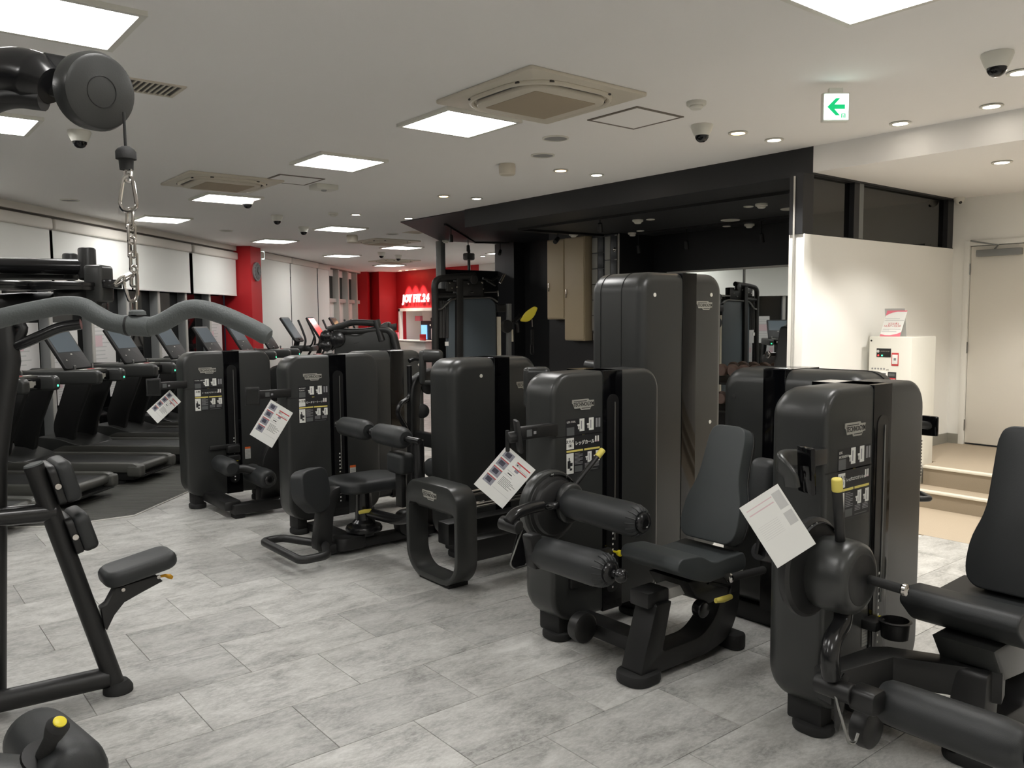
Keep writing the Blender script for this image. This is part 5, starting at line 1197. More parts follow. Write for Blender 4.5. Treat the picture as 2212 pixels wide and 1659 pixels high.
t.part('weight_cover', MB().prism([(p.x, p.y) for p in fillet([V((0, 0, 0)), V((0, 0.36, 0)), V((0.28, 0.34, 0)), V((0.62, 0.50, 0)), V((0.66, 0.0, 0))], 0.05, 4, True)], P_(722, 790), V((0.78, -0.62, 0)), Z3, V((0.62, 0.78, 0)), 0.25, 0.03, 3), 'shell')
for x, y, r in ((708, 727, 0.075), (709, 747, 0.07), (731, 733, 0.10)): t.part('pivot_disc', MB().lathe([(0, r*0.7), (0.01, r*0.95), (0.05, r), (0.09, r*0.9), (0.11, r*0.5), (0.112, 0)], P_(x, y, D_+0.05), -FW, 24), 'frame_gloss')
t.part('base', MB().box(P_(775, 730).x-0.4, P_(775, 730).x+0.4, P_(775, 730).y-0.3, P_(775, 730).y+0.5, 0, 0.9, 0.05), 'frame')
t.part('hand_grip', MB().tube([P_(700, 775), P_(712, 762), P_(716, 757)], 0.03, 10), 'paper_grey')
# ================================================================ ALCOVE
t = Thing('wall_mirror', 'large wall mirror with thin pale frame in the black alcove', 'mirror', (8.88, 5.9, 0.5))
t.part('glass', MB().box(8.885, 8.9, 3.95, 7.6, 0.45, 2.18), 'mirror')
t.part('frame_top', MB().box(8.875, 8.9, 3.95, 7.6, 2.18, 2.205), 'alu_light')
t.part('frame_side', MB().box(8.875, 8.9, 7.6, 7.62, 0.45, 2.205), 'alu_light')
# beige electrical cabinet, two doors of unequal length
t = Thing('electrical_cabinet', 'beige wall cabinet with two doors, the second one reaching lower', 'cabinet', (8.12, 8.78, 1.26))
t.part('body', MB().box(8.06, 8.21, 8.80, 9.18, 1.565, 2.71, 0.004), 'cabinet_side')
t.part('body', MB().box(8.06, 8.21, 8.385, 8.80, 1.265, 2.715, 0.004), 'cabinet_side')
for y0_, y1_, z0_, z1_, hz in ((8.815, 9.165, 1.585, 2.69, 2.03), (8.40, 8.79, 1.285, 2.70, 1.93)):
    d = t.part('door', MB().box(8.045, 8.062, y0_, y1_, z0_, z1_, 0.004), 'cabinet_beige')
    t.part('handle', MB().box(8.03, 8.047, y1_-0.05, y1_-0.028, hz-0.06, hz+0.06, 0.005), 'chrome', parent=d, label='chrome pull handle')
# striped panels beside it
t = Thing('striped_panel_unit', 'tall wall unit of pale and dark panels beside the beige cabinet', 'panel unit', (8.17, 8.13, 1.4))
t.part('backing', MB().box(8.175, 8.2, 7.885, 8.36, 1.38, 2.71), 'locker_dark')
for j, (ya, yb) in enumerate(((8.245, 8.35), (8.0, 8.10))):
    n = 6 if j == 0 else 4
    for k in range(n):
        z0_ = 1.40+k*1.29/n; t.part('pale_panel', MB().box(8.155, 8.178, ya, yb, z0_+0.006, z0_+1.29/n-0.006, 0.003), 'locker_light')
        t.part('dark_panel', MB().box(8.158, 8.178, ya-0.115, ya-0.01, z0_+0.006, z0_+1.29/n-0.006, 0.003), 'locker_dark')
t = Thing('wall_switch_box', 'small pale switch box under the striped panels', 'switch box', (8.17, 8.22, 1.25))
t.part('housing', MB().box(8.15, 8.2, 8.10, 8.32, 1.27, 1.37, 0.006), 'locker_light'); t.part('window', MB().box(8.146, 8.151, 8.23, 8.30, 1.29, 1.35), 'print_mid')
t = Thing('alarm_panel', 'narrow pale alarm panel with a round bell beside the striped panels', 'panel', (8.17, 7.9, 1.9))
t.part('plate', MB().box(8.17, 8.2, 7.885, 7.93, 1.9, 2.70, 0.004), 'locker_light')
t.part('bell', MB().lathe([(0, 0.03), (0.012, 0.028), (0.02, 0.015), (0.022, 0)], (8.165, 7.915, 2.5), (-1, 0, 0), 18), 'chrome')
struct('trim_8', MB().cyl((8.19, 7.87, 0), (8.19, 7.87, 2.71), 0.01, seg=8), 'alu_light')
# dumbbell rack with dumbbells
t = Thing('dumbbell_rack', 'black dumbbell rack standing before the mirror', 'rack', (8.55, 5.75, 0))
for z in (0.45, 0.80): t.part('shelf', MB().obox((8.55, 5.75, z), (0.30, 2.2, 0.03), Matrix.Rotation(math.radians(-14), 3, 'Y'), 0.006), 'frame')
for y in (4.75, 6.75): t.part('side_frame', MB().tube([(8.38, y, 0.02), (8.45, y, 0.5), (8.62, y, 0.88)], 1, sq=rrect(0.08, 0.05, 0.01, 2)), 'frame'); t.part('foot', MB().box(8.3, 8.8, y-0.04, y+0.04, 0, 0.04, 0.008), 'frame')
def dumbbell(y, z, x=8.55):
    t = Thing('dumbbell', 'brown-black dumbbell lying on the '+('upper' if z > 0.7 else 'lower')+' shelf of the rack', 'dumbbell', (x, y, z-0.065), 'dumbbells on the '+('upper' if z > 0.7 else 'lower')+' shelf')
    for sx in (-1, 1): t.part('head', MB().cyl((x+sx*0.06, y, z), (x+sx*0.14, y, z), 0.068, 0.012, 20), 'terracotta')
    t.part('handle', MB().cyl((x-0.07, y, z), (x+0.07, y, z), 0.017, seg=12), 'chrome')
for k in range(12): dumbbell(4.86+0.165*k, 0.925); dumbbell(4.86+0.165*k, 0.575)
# adjustable bench post seen by the mirror
t = Thing('incline_bench', 'black incline bench whose backrest stands before the mirror', 'bench', (7.7, 4.75, 0))
t.part('backrest', MB().obox(at(1703, 768, D=(V((7.9, 4.95, 1))-EYE).dot(FW)), (0.16, 0.24, 0.62), Matrix.Rotation(math.radians(14), 3, 'Y'), 0.04, 3), 'vinyl')
t.part('seat', MB().box(7.25, 7.65, 4.62, 4.9, 0.42, 0.5, 0.03, 3), 'vinyl'); t.part('frame', MB().tube([(7.2, 4.76, 0.05), (7.5, 4.76, 0.4), (7.9, 4.85, 0.5), (8.1, 4.9, 0.05)], 0.035, 10), 'frame')
t.part('back_support', MB().tube([(7.8, 4.85, 0.45), (7.95, 4.9, 1.0)], 0.03, 10), 'frame')
t = Thing('weight_plate_stand', 'chrome-ended plate pegs beside the incline bench', 'stand', (7.75, 4.98, 0))
t.part('post', MB().box(7.9, 7.98, 5.12, 5.2, 0, 1.25, 0.01), 'frame')
for z in (1.18, 0.98):
    for dx in (-1,): t.part('peg', MB().cyl((7.94, 5.14, z), (7.72, 5.2, z), 0.02, seg=12), 'chrome'); t.part('peg_cap', MB().cyl((7.72, 5.2, z), (7.70, 5.205, z), 0.04, 0.005, 18), 'chrome')
# functional trainer
yk = 8.45
K = lambda x, y, Y=yk: at(x, y, Y=Y)
t = Thing('cable_trainer', 'tall dual cable trainer with blue-grey shield and a yellow pulley arm', 'gym machine', (K(1010, 700).x, yk+0.2, 0))
xa, xb = K(967, 700).x, K(1073, 700).x
sh = MB(); sh.prism([(p.x, p.y) for p in fillet([V((xa, 0.05, 0)), V((xa, K(970, 652).z, 0)), V((xa+0.10, K(990, 643).z+0.01, 0)), V((xb-0.12, K(1050, 643).z+0.01, 0)), V((xb, K(1070, 655).z, 0)), V((xb, 0.05, 0))], 0.05, 4, True)], (0, yk, 0), X3, Z3, Y3, 0.06, 0.02, 3)
t.part('front_shield', sh, 'shell_blue', label='blue-grey front shield')
rm = MB(); rm.tube(fillet([V((xa-0.16, yk-0.02, K(958, 668).z)), V((xa-0.10, yk-0.02, K(958, 668).z)), V((xa+0.06, yk-0.02, K(972, 645).z)), V((xb-0.1, yk-0.02, K(1050, 642).z)), V((xb, yk-0.02, K(1068, 652).z))], 0.06, 4), 0.014, 8)
t.part('shield_rim', rm, 'steel')
t.part('hoop', MB().tube(fillet([K(940, 900), K(940, 640), K(938, 604), K(970, 599), K(1026, 596)], 0.25, 7), 0.042, 14), 'frame')
t.part('hoop_bar', MB().tube([K(940, 640), K(992, 638)], 0.03, 10), 'frame')
t.part('inner_post', MB().tube([K(990, 900), K(990, 602)], 1, sq=rrect(0.10, 0.09, 0.01, 2)), 'frame')
t.part('right_post', MB().tube([K(1099, 900), K(1099, 656)], 1, sq=rrect(0.06, 0.05, 0.006, 2)), 'post')
t.part('height_scale', MB().box(K(1075, 700).x, K(1081, 700).x, yk-0.01, yk+0.02, 0.3, K(1078, 684).z), 'cream')
t.part('back_plate', MB().box(xa+0.12, xb+0.2, yk+0.5, yk+0.54, 0.05, 1.98, 0.02), 'black')
t.part('top_block', MB().box(K(1001, 640).x, K(1045, 640).x, yk, yk+0.1, K(1020, 640).z, K(1020, 606).z, 0.01), 'frame')
t.part('clover_plate', MB().box(K(962, 640).x, K(985, 640).x, yk-0.03, yk, K(970, 630).z, K(970, 608).z, 0.02), 'frame')
for p in ((967, 611), (982, 620), (972, 622), (1007, 613), (1037, 611), (1039, 624)): t.part('bolt', MB().lathe([(0, 0.012), (0.01, 0.012), (0.012, 0)], K(*p)-V((0, 0.04, 0)), MY, 10), 'chrome')
t.part('pulley', MB().cyl(K(1020, 604), K(1020, 604)-V((0, 0.05, 0)), 0.06, 0.01, 22), 'frame')
t.part('pulley', MB().cyl(K(1092, 705), K(1092, 705)-V((0, 0.05, 0)), 0.085, 0.01, 26), 'frame')
for k, x in enumerate((952, 958, 966)): t.part('rope', MB().cyl(K(x, 650), K(x, 730), 0.02, seg=10), 'rubber')
t.part('carriage', MB().box(K(1072, 668).x, K(1090, 668).x, yk-0.03, yk+0.04, K(1080, 674).z, K(1080, 657).z, 0.01), 'frame')
t.part('label_square', MB().box(K(957, 745).x, K(964, 745).x, yk-0.05, yk-0.04, K(960, 747).z, K(960, 738).z), 'paper_grey')
ar = MB(); ar.tube([K(1110, 696), K(1125, 682)], 0.03, 12); t.part('pulley_arm', ar, 'frame_gloss')
yp = MB(); pts = fillet([V((-0.06, -0.08, 0)), V((0.02, 0.04, 0)), V((0.14, 0.12, 0)), V((0.19, 0.10, 0)), V((0.14, -0.02, 0)), V((0.06, -0.09, 0))], 0.04, 4, True)
yp.prism([(p.x, p.y) for p in pts], K(1131, 681), V((0.78, -0.62, 0)), Z3, V((-0.62, -0.78, 0)), 0.05, 0.012, 3)
t.part('yellow_pulley', yp, 'yellow_cap', label='bright yellow pulley housing')
t.part('cable', MB().cyl(K(1149, 690), K(1150, 706), 0.008, seg=8), 'steel')
t.part('strap', MB().obox(K(1150, 728), (0.05, 0.02, 0.20), None, 0.008), 'rubber'); t.part('strap_grip', MB().tube(fillet([K(1147, 745), K(1146, 765), K(1153, 765), K(1152, 745)], 0.03), 0.008, 8), 'frame')
t.part('horn_grip', MB().tube(fillet([K(1104, 694), K(1118, 696), K(1120, 718)], 0.05), 0.02, 10), 'frame')
t.part('wood_grip', MB().tube([K(1105, 712), K(1106, 738)], 0.022, 10), 'cream')
for a, b in (((1043, 601), (1062, 606)), ((1062, 606), (1078, 597)), ((1052, 606), (1070, 616)), ((1080, 611), (1090, 592))): t.part('bar_attachment', MB().tube([K(*a, 8.7), K(*b, 8.7)], 0.016, 8), 'chrome' if b == (1090, 592) else 'frame_gloss')
for a, b in (((1045, 631), (1076, 630)), ((1075, 628), (1076, 640)), ((1016, 632), (1022, 631))): t.part('support_bar', MB().tube([K(*a), K(*b)], 0.012, 8), 'steel')
t.part('base', MB().box(xa-0.2, xb+0.25, yk-0.1, yk+0.6, 0, 0.08, 0.02), 'frame')
# far projector-like fan on the ceiling past the screen wall
t = Thing('ceiling_bracket', 'black ceiling pole bracket seen above the black screen wall', 'bracket', (10.3, 13.2, 2.2))
q = at(1013, 566, D=16.5); t.part('pole', MB().cyl((q.x, q.y, 2.35), (q.x, q.y, CZ), 0.03, seg=12), 'black'); t.part('head', MB().box(q.x-0.1, q.x+0.1, q.y-0.08, q.y+0.08, 2.74, 2.88, 0.03), 'black')
# ================================================================ RECEPTION NICHE AND SIGN
t = Thing('wall_lettering', 'white raised lettering JOY FIT.24 on the red wall', 'sign', (12.58, 19.98, 2.1))
word = 'JOY FIT.24'; adv = [0.135, 0.165, 0.155, 0.06, 0.14, 0.07, 0.14, 0.07, 0.165, 0.16]
yy = 20.70
for ch, a in zip(word, adv):
    if ch != ' ': t.part('letter', text_mb(ch, (12.60, yy-a/2, 2.145), V((0, -1, 0)), Z3, 0.30, 0.012, sx=0.88, shear=0.12, bold=0.035), 'sign_white', kind='stuff' if ch in 'i' else None)
    yy -= a*1.14
def niche(name, label, cat, x, y0_, y1_, z0_, z1_, m, th=0.03, bev=0.004, group=None): return solo(name, MB().box(x, x+th, y0_, y1_, z0_, z1_, bev), m, label, cat, group)
t = Thing('notice_board', 'dark notice board with white buttons standing in the reception niche', 'board', (13.0, 19.6, 0.78))
t.part('panel', MB().box(13.0, 13.04, 19.15, 20.35, 0.76, 1.52, 0.006), 'print_black')
for y_, z_ in ((19.85, 1.40), (19.55, 1.42), (19.42, 1.42)): t.part('button', MB().lathe([(0, 0.03), (0.01, 0.028), (0.012, 0)], (13.0, y_, z_), (-1, 0, 0), 14), 'white')
t.part('screen', MB().box(12.975, 13.0, 20.02, 20.30, 0.85, 1.40), 'screen_blue')
niche('leaflet', 'white leaflet with a dark figure, tilted, on the notice board', 'leaflet', 12.95, 19.45, 19.75, 0.98, 1.30, 'paper', 0.006)
niche('leaflet', 'pale leaflet with blue foot beside the tilted one', 'leaflet', 12.96, 19.18, 19.4, 1.05, 1.38, 'print_pinkish', 0.006)
t = Thing('picture_frame', 'dark framed picture with white bunting leaning in the niche', 'picture', (12.8, 19.5, 0.76))
t.part('frame', MB().box(12.8, 12.83, 19.22, 20.05, 0.76, 1.0, 0.008), 'print_black'); t.part('bunting', MB().box(12.79, 12.8, 19.3, 19.98, 0.91, 0.95), 'white'); t.part('poster', MB().box(12.785, 12.795, 19.55, 20.0, 0.77, 0.86), 'paper')
niche('card_stand', 'small white price card stand at the right of the niche', 'card', 12.75, 19.02, 19.2, 0.76, 0.98, 'paper', 0.01)
niche('brochure_box', 'pink brochure box on the niche shelf', 'box', 12.9, 20.25, 20.5, 1.52, 1.66, 'pink', 0.1)
niche('camera_box', 'small black device on top of the notice board', 'device', 12.98, 19.6, 19.82, 1.52, 1.61, 'black', 0.08, 0.02)
t = Thing('reception_counter', 'pink-lit white reception counter below the red wall', 'counter', (12.3, 19.9, 0))
t.part('front', MB().box(12.2, 12.56, 18.9, 20.9, 0, 0.95, 0.02), 'white'); t.part('counter_top', MB().box(12.12, 12.58, 18.85, 20.95, 0.95, 0.99, 0.008), 'white')
niche('red_pamphlet_stand', 'red and white pamphlet stand on the counter', 'stand', 12.25, 20.4, 20.75, 0.99, 1.2, 'pink', 0.05)
niche('red_pamphlet_stand', 'small red-edged pamphlet stand at the other end of the counter', 'stand', 12.25, 19.0, 19.25, 0.99, 1.16, 'red_gloss', 0.05)
# ================================================================ ENTRY: WATER SERVER AND NOTICE
t = Thing('water_server', 'white water server cabinet with small screen and red panel by the steps', 'water server', (7.12, 3.47, 0.14))
t.part('cabinet', MB().box(6.92, 7.36, 3.29, 3.66, 0.14, 1.41, 0.008), 'plastic_white')
n_ = V((-1, 0, 0)); ux = Y3*-1
def W(y, z, w, h, m, name, d=0.004, par=None): return t.part(name, MB().box(6.92-d, 6.921, y-w, y, z, z+h, 0.001), m, parent=par)
pn = W(3.59, 1.235, 0.125, 0.075, 'black', 'status_panel')
t.part('status_light', MB().sph((6.915, 3.573, 1.25), 0.006, 8), 'led_red', parent=pn); t.part('status_light', MB().sph((6.915, 3.54, 1.25), 0.006, 8), 'led_green', parent=pn)
t.part('lettering', text_mb('WATER SYSTEM', (6.9155, 3.515, 1.285), ux, Z3, 0.011, 0.0003), 'silver', parent=pn, kind='stuff')
t.part('logo_oval', MB().lathe([(0, 0.012), (0.001, 0.012), (0.001, 0)], (6.9155, 3.576, 1.285), n_, 16), 'paper_grey', parent=pn)
rp = W(3.458, 1.165, 0.06, 0.11, 'print_red', 'red_sticker'); W(3.452, 1.18, 0.048, 0.08, 'paper', 'sticker_window', 0.0048, rp); W(3.438, 1.21, 0.02, 0.022, 'print_grey', 'sticker_mark', 0.0055, rp)
sn = W(3.635, 0.90, 0.145, 0.215, 'white', 'screen_surround'); W(3.628, 0.92, 0.125, 0.18, 'print_mid', 'screen', 0.006, sn)
rd = W(3.485, 0.85, 0.07, 0.26, 'print_black', 'side_panel')
t.part('red_field', MB().box(6.9145, 6.9165, 3.418, 3.482, 0.985, 1.06), 'red_gloss', parent=rd)
t.part('lettering', text_mb('JOY FIT', (6.914, 3.45, 1.047), ux, Z3, 0.018, 0.0003, shear=0.15), 'white', parent=rd, kind='stuff')
t.part('lettering', text_mb('24', (6.914, 3.45, 1.015), ux, Z3, 0.045, 0.0003, bold=0.03, shear=0.12), 'white', parent=rd, kind='stuff')
t.part('coin_slot', MB().box(6.9145, 6.9165, 3.42, 3.48, 0.90, 0.965), 'print_white', parent=rd)
t.part('display_strip', MB().box(6.9145, 6.9165, 3.425, 3.478, 1.075, 1.10), 'print_mid', parent=rd)
for k in range(5): t.part('tap_symbol', MB().lathe([(0, 0.008), (0.001, 0.008), (0.001, 0.006)], (6.919, 3.625-0.026*k, 1.135), n_, 12), 'print_grey')
t.part('lettering', text_mb('pt’s', (6.917, 3.49, 1.13), ux, Z3, 0.016, 0.0003), 'ink', kind='stuff')
t.part('brand_mark', MB().lathe([(0, 0.008), (0.001, 0.008), (0.001, 0)], (6.919, 3.64, 1.375), n_, 12), 'ink')
q = []
for r in range(12):
    for c_ in range(5): q.append((0.01+0.034*c_, 0.012+0.027*r, 0.034+0.034*c_, 0.026+0.027*r, 'vent_dark'))
mb, ms = grid_print(q, 0.185, 0.34, (6.99, 3.2885, 0.20), X3, Z3, 'plastic_white'); t.part('side_grille', mb, ms)
mb, ms = grid_print([(0.02, 0.02, 0.06, 0.3, 'baseboard')], 0.08, 0.34, (7.2, 3.2885, 0.20), X3, Z3, 'plastic_white')
# A-frame notice on top
t = Thing('table_notice', 'folded white notice with pink corners standing on the water server', 'notice', (7.0, 3.47, 1.41))
w_, h_ = 0.165, 0.235
TLp = V((7.02, 3.555, 1.645)); BLp = V((6.935, 3.575, 1.412)); uy = (TLp-BLp).normalized(); ux = V((0.14, -0.99, 0)).normalized(); n_ = ux.cross(uy).normalized()
o = BLp
pg = t.part('front_page', MB().obox(o+ux*w_/2+uy*h_/2-n_*0.001, (w_, h_, 0.0016), Matrix((ux, uy, n_)).transposed()), 'paper')
t.part('rear_page', MB().obox(o+ux*w_/2+V((0.115, 0.01, 0.117)), (w_, 0.245, 0.0016), Matrix((ux, V((-0.18, 0, 0.98)).normalized(), ux.cross(V((-0.18, 0, 0.98)).normalized()))).transposed()), 'paper_grey')
def sh_(pts, m, name): t.part(name, MB().prism([(a*w_, b*h_) for a, b in pts], o+n_*0.0002, ux, uy, n_, 0.0004), m, parent=pg)
sh_([(0, 1), (0, 0.80), (0.12, 0.86), (0.3, 0.92), (0.55, 0.955), (1, 0.95), (1, 1)], 'pink', 'corner_band')
sh_([(0, 0), (1, 0), (1, 0.17), (0.8, 0.10), (0.5, 0.05), (0.25, 0.05), (0, 0.09)], 'pink', 'corner_band')
mb, ms = grid_print([(0.24*w_, 0.845*h_, 0.78*w_, 0.865*h_, 'print_mid'), (0.02*w_, 0.765*h_, 0.13*w_, 0.78*h_, 'print_grey'), (0.05*w_, 0.70*h_, 0.9*w_, 0.712*h_, 'print_grey'), (0.02*w_, 0.675*h_, 0.75*w_, 0.687*h_, 'print_grey'), (0.02*w_, 0.61*h_, 0.97*w_, 0.622*h_, 'print_grey'),
                     (0.05*w_, 0.275*h_, 0.93*w_, 0.287*h_, 'print_grey'), (0.03*w_, 0.24*h_, 0.38*w_, 0.252*h_, 'print_grey'), (0.03*w_, 0.18*h_, 0.76*w_, 0.192*h_, 'print_grey')], w_, h_*0.7, o+n_*0.00015+uy*h_*0.0, ux, uy, 'paper')
t.part('small_print', mb, ms, parent=pg)
t.part('lettering', text_mb('3/23(木)', o+ux*w_*0.5+uy*h_*0.485+n_*0.0008, ux, uy, 0.026, 0.0003), 'print_red', parent=pg, kind='stuff')
t.part('lettering', text_mb('14:30〜15:30', o+ux*w_*0.47+uy*h_*0.395+n_*0.0008, ux, uy, 0.026, 0.0003), 'print_red', parent=pg, kind='stuff')
# ================================================================ FOREGROUND LEFT: LAT MACHINE, BAR, ROW MACHINE
t = Thing('lat_pulldown_machine', 'black lat pulldown machine with a thick curved arm and a round pulley cover', 'gym machine', (-0.25, 2.75, 0))
pc = V((0.505, 2.226, 2.151)); ax = V((0.30, -0.93, -0.16)).normalized()
t.part('pulley_cover', MB().lathe([(-0.03, 0.070), (-0.03, 0.082), (-0.022, 0.090), (0.012, 0.092), (0.026, 0.086), (0.030, 0.078), (0.030, 0.0)], pc, ax, 48), 'shell')
ring = MB(); a_ = (Z3-ax*Z3.dot(ax)).normalized(); b_ = ax.cross(a_)
ring.tube([pc+ax*0.0302+(a_*math.cos(k*math.pi/18)+b_*math.sin(k*math.pi/18))*0.036 for k in range(36)], 0.0012, 5, closed=True)
t.part('cover_seam', ring, 'black')
A = lambda x, y, D: at(x, y, D=D)
arm = MB(); arm.tube(fillet([A(-260, 330, 2.15), A(-120, 215, 2.1), A(-20, 165, 2.05), A(105, 172, 2.02)], 0.25, 8), 0.055, 20, rad=None)
pts = fillet([A(-420, 520, 2.3), A(-150, 235, 2.12), A(-30, 170, 2.06), A(60, 162, 2.03), A(112, 186, 2.02)], 0.22, 7)
t.part('arm', MB().tube(pts, 0.06, 22, rad=[0.075-0.012*i/len(pts)-(0.02 if i == len(pts)-1 else 0) for i in range(len(pts))]), 'frame_gloss', label='thick curved black arm')
inn = MB(); inn.tube(fillet([A(-200, 330, 2.06), A(-60, 240, 2.03), A(20, 205, 2.02), A(95, 215, 2.02)], 0.12, 6), 0.028, 14)
t.part('arm_underside', inn, 'frame')
t.part('arm_link', MB().tube([A(95, 160, 2.03), A(150, 170, 2.03)], 1, sq=rrect(0.10, 0.03, 0.008, 3)), 'frame')
t.part('upper_cable', MB().cyl(A(85, 133, 2.03), A(150, 138, 2.02), 0.004, seg=8), 'black')
t.part('cable', MB().cyl((0.556, 2.178, 2.10), (0.555, 2.172, 2.017), 0.0035, seg=8), 'black')
t.part('cable_stop', MB().lathe([(0, 0.0), (0.0, 0.010), (0.006, 0.019), (0.012, 0.0235), (0.03, 0.0235), (0.032, 0.017), (0.055, 0.0155), (0.057, 0.0)], (0.555, 2.172, 2.018), (0, 0, -1), 24), 'rubber')
t.part('tower', MB().prism(rrect(0.5, 2.0, 0.1, 6, 0, 0), (-0.75, 2.95, 1.05), X3, Z3, Y3, 0.5, 0.04, 3), 'shell')
t.part('base', MB().box(-0.95, 0.1, 2.55, 3.2, 0, 0.08, 0.02), 'frame')
# thigh roller and its adjusting knob (low in the picture's corner)
rc = A(40, 1660, 1.95)
ro_ = MB(); e0, e1 = A(55, 1600, 2.08), A(190, 1690, 1.86)
t.part('thigh_roller', MB().roller(A(75, 1590, 2.10), A(165, 1690, 1.82), 0.078), 'vinyl', label='black padded thigh roller')
kn = A(130, 1557, 1.80); kd = (kn-A(80, 1660, 1.85)).normalized(); kb = kn-kd*0.11
t.part('knob_stem', MB().tube([kb, kb+kd*0.05, kb+kd*0.07, kb+kd*0.095, kn-kd*0.004], 1, 16, rad=[0.017, 0.016, 0.021, 0.0245, 0.014]), 'rubber')
t.part('knob_cap', MB().lathe([(-0.006, 0.014), (-0.001, 0.014), (0.001, 0.010), (0.001, 0)], kn, kd, 18), 'yellow_cap', label='bright yellow knob cap')
t.part('knob_base', MB().obox(kb-kd*0.03+V((-0.05, 0.02, -0.02)), (0.24, 0.12, 0.05), Matrix.Rotation(math.radians(-30), 3, 'Z') @ Matrix.Rotation(math.radians(10), 3, 'Y'), 0.02, 3), 'shell')
t.part('knob_flange', MB().lathe([(0, 0.045), (0.006, 0.043), (0.008, 0.02)], kb-kd*0.012, kd, 24), 'black')
t.part('seat_post', MB().tube([kb+V((-0.05, 0.0, -0.06)), (0.05, 2.35, 0.4), (-0.1, 2.5, 0.05)], 0.035, 12), 'frame')
# ---- the lat bar with its chain
t = Thing('lat_bar', 'grey rubber-covered lat bar hanging on a chrome chain and two snap hooks', 'lat bar', (0.545, 2.14, 1.57))
B = lambda x, y, D=2.0: at(x, y, D=D)
lft = [B(-130, 745, 1.93), B(-40, 702, 1.95), B(20, 683, 1.96), B(90, 668, 1.97), B(140, 660, 1.98), B(178, 663, 1.985), B(205, 678, 1.99), B(240, 696, 1.995), B(283, 704, 2.0)]
rgt = [B(272, 703, 2.0), B(320, 705, 2.0), B(345, 699, 2.0), B(370, 686, 2.0), B(395, 672, 2.0), B(420, 667, 2.0), B(450, 671, 2.0), B(490, 684, 2.0), B(530, 702, 2.005), B(560, 717, 2.01), B(582, 731, 2.012)]
def smooth(p, n=4):
    out = []
    for i in range(len(p)-1):
        a, b, c, d = p[max(i-1, 0)], p[i], p[i+1], p[min(i+2, len(p)-1)]
        for k in range(n):
            u = k/n; out.append(0.5*((2*b)+(c-a)*u+(2*a-5*b+4*c-d)*u*u+(-a+3*b-3*c+d)*u**3))
    out.append(p[-1]); return out
t.part('bar_grip', MB().tube(smooth(lft), 0.0225, 22), 'grip')
rp = smooth(rgt); t.part('bar_grip', MB().tube(rp, 0.022, 22, rad=[0.0225]*(len(rp)-2)+[0.020, 0.012]), 'grip')
sl = MB(); d0 = (B(320, 705)-B(272, 703)).normalized(); sl.tube([B(268, 702), B(325, 706)], 0.0245, 24)
t.part('center_sleeve', sl, 'grip'); t.part('sleeve_ring', MB().lathe([(0, 0.0252), (0.004, 0.0258), (0.006, 0.0252)], B(275, 703), d0, 24), 'black')
t.part('swivel_boss', MB().lathe([(0, 0.02), (0.008, 0.019), (0.012, 0.012)], B(297, 680), Z3, 18), 'grip')
def link(pts, r, name, f=0.008): t.part(name, MB().tube(fillet(pts, f, 4, True), r, 8, closed=True), 'chrome')
Q = lambda x, y: B(x, y, 2.0)
link([Q(284, 680), Q(284, 648), Q(294, 648), Q(294, 680)], 0.0034, 'shackle', 0.006)
# lower snap hook
link([Q(268, 600), Q(268, 618), Q(280, 652), Q(292, 652), Q(297, 640), Q(296, 590), Q(290, 588)], 0.0042, 'snap_hook')
link([Q(262, 598), Q(247, 614), Q(252, 617), Q(288, 596), Q(290, 590), Q(284, 588)], 0.0036, 'snap_hook')
for k in range(5):
    y = 455+31*k; x = 280+2.2*k
    if k % 2 == 0: link([Q(x-6, y-4), Q(x-6, y+40), Q(x+7, y+40), Q(x+7, y-4)], 0.0034, 'chain_link', 0.007)
    else:
        p, q_ = B(x+1, y-4, 2.0), B(x+2, y+40, 2.0); o_ = FW*0.007
        link([p-o_+RT*-0.004, q_-o_+RT*-0.004, q_+o_+RT*0.006, p+o_+RT*0.006], 0.0034, 'chain_link', 0.007)
link([Q(266, 386), Q(258, 440), Q(266, 455), Q(284, 458), Q(296, 446), Q(294, 432), Q(286, 386), Q(278, 376)], 0.0045, 'snap_hook', 0.008)
link([Q(270, 392), Q(270, 366), Q(284, 366), Q(284, 392)], 0.0036, 'shackle', 0.006)
# ---- row machine with chest pads and small seat
t = Thing('seated_row_machine', 'black tube-framed row machine with chest pads, small tilted seat and overhead pulleys', 'gym machine', (0.84, 3.78, 0))
Y_ = 3.78
N = lambda x, y, Y=Y_: at(x, y, Y=Y)
t.part('front_post', MB().tube([N(248, 1475), N(160, 1240), N(72, 1005)], 0.038, 18), 'frame')
t.part('post_cap', MB().lathe([(0, 0.038), (0.006, 0.034), (0.006, 0)], N(72, 1005), N(72, 1005)-N(160, 1240), 20), 'grip')
t.part('floor_foot', MB().lathe([(0, 0.060), (0.02, 0.060), (0.035, 0.052), (0.05, 0.04)], (0.838, 3.78, 0), Z3, 28), 'rubber')
t.part('floor_tube', MB().tube([N(235, 1462), at(0, 1515, Y=3.83), at(-160, 1555, Y=3.86)], 0.044, 18), 'frame')
t.part('mid_tube', MB().tube([N(118, 1105), N(-120, 1128)], 0.040, 18), 'frame_gloss')
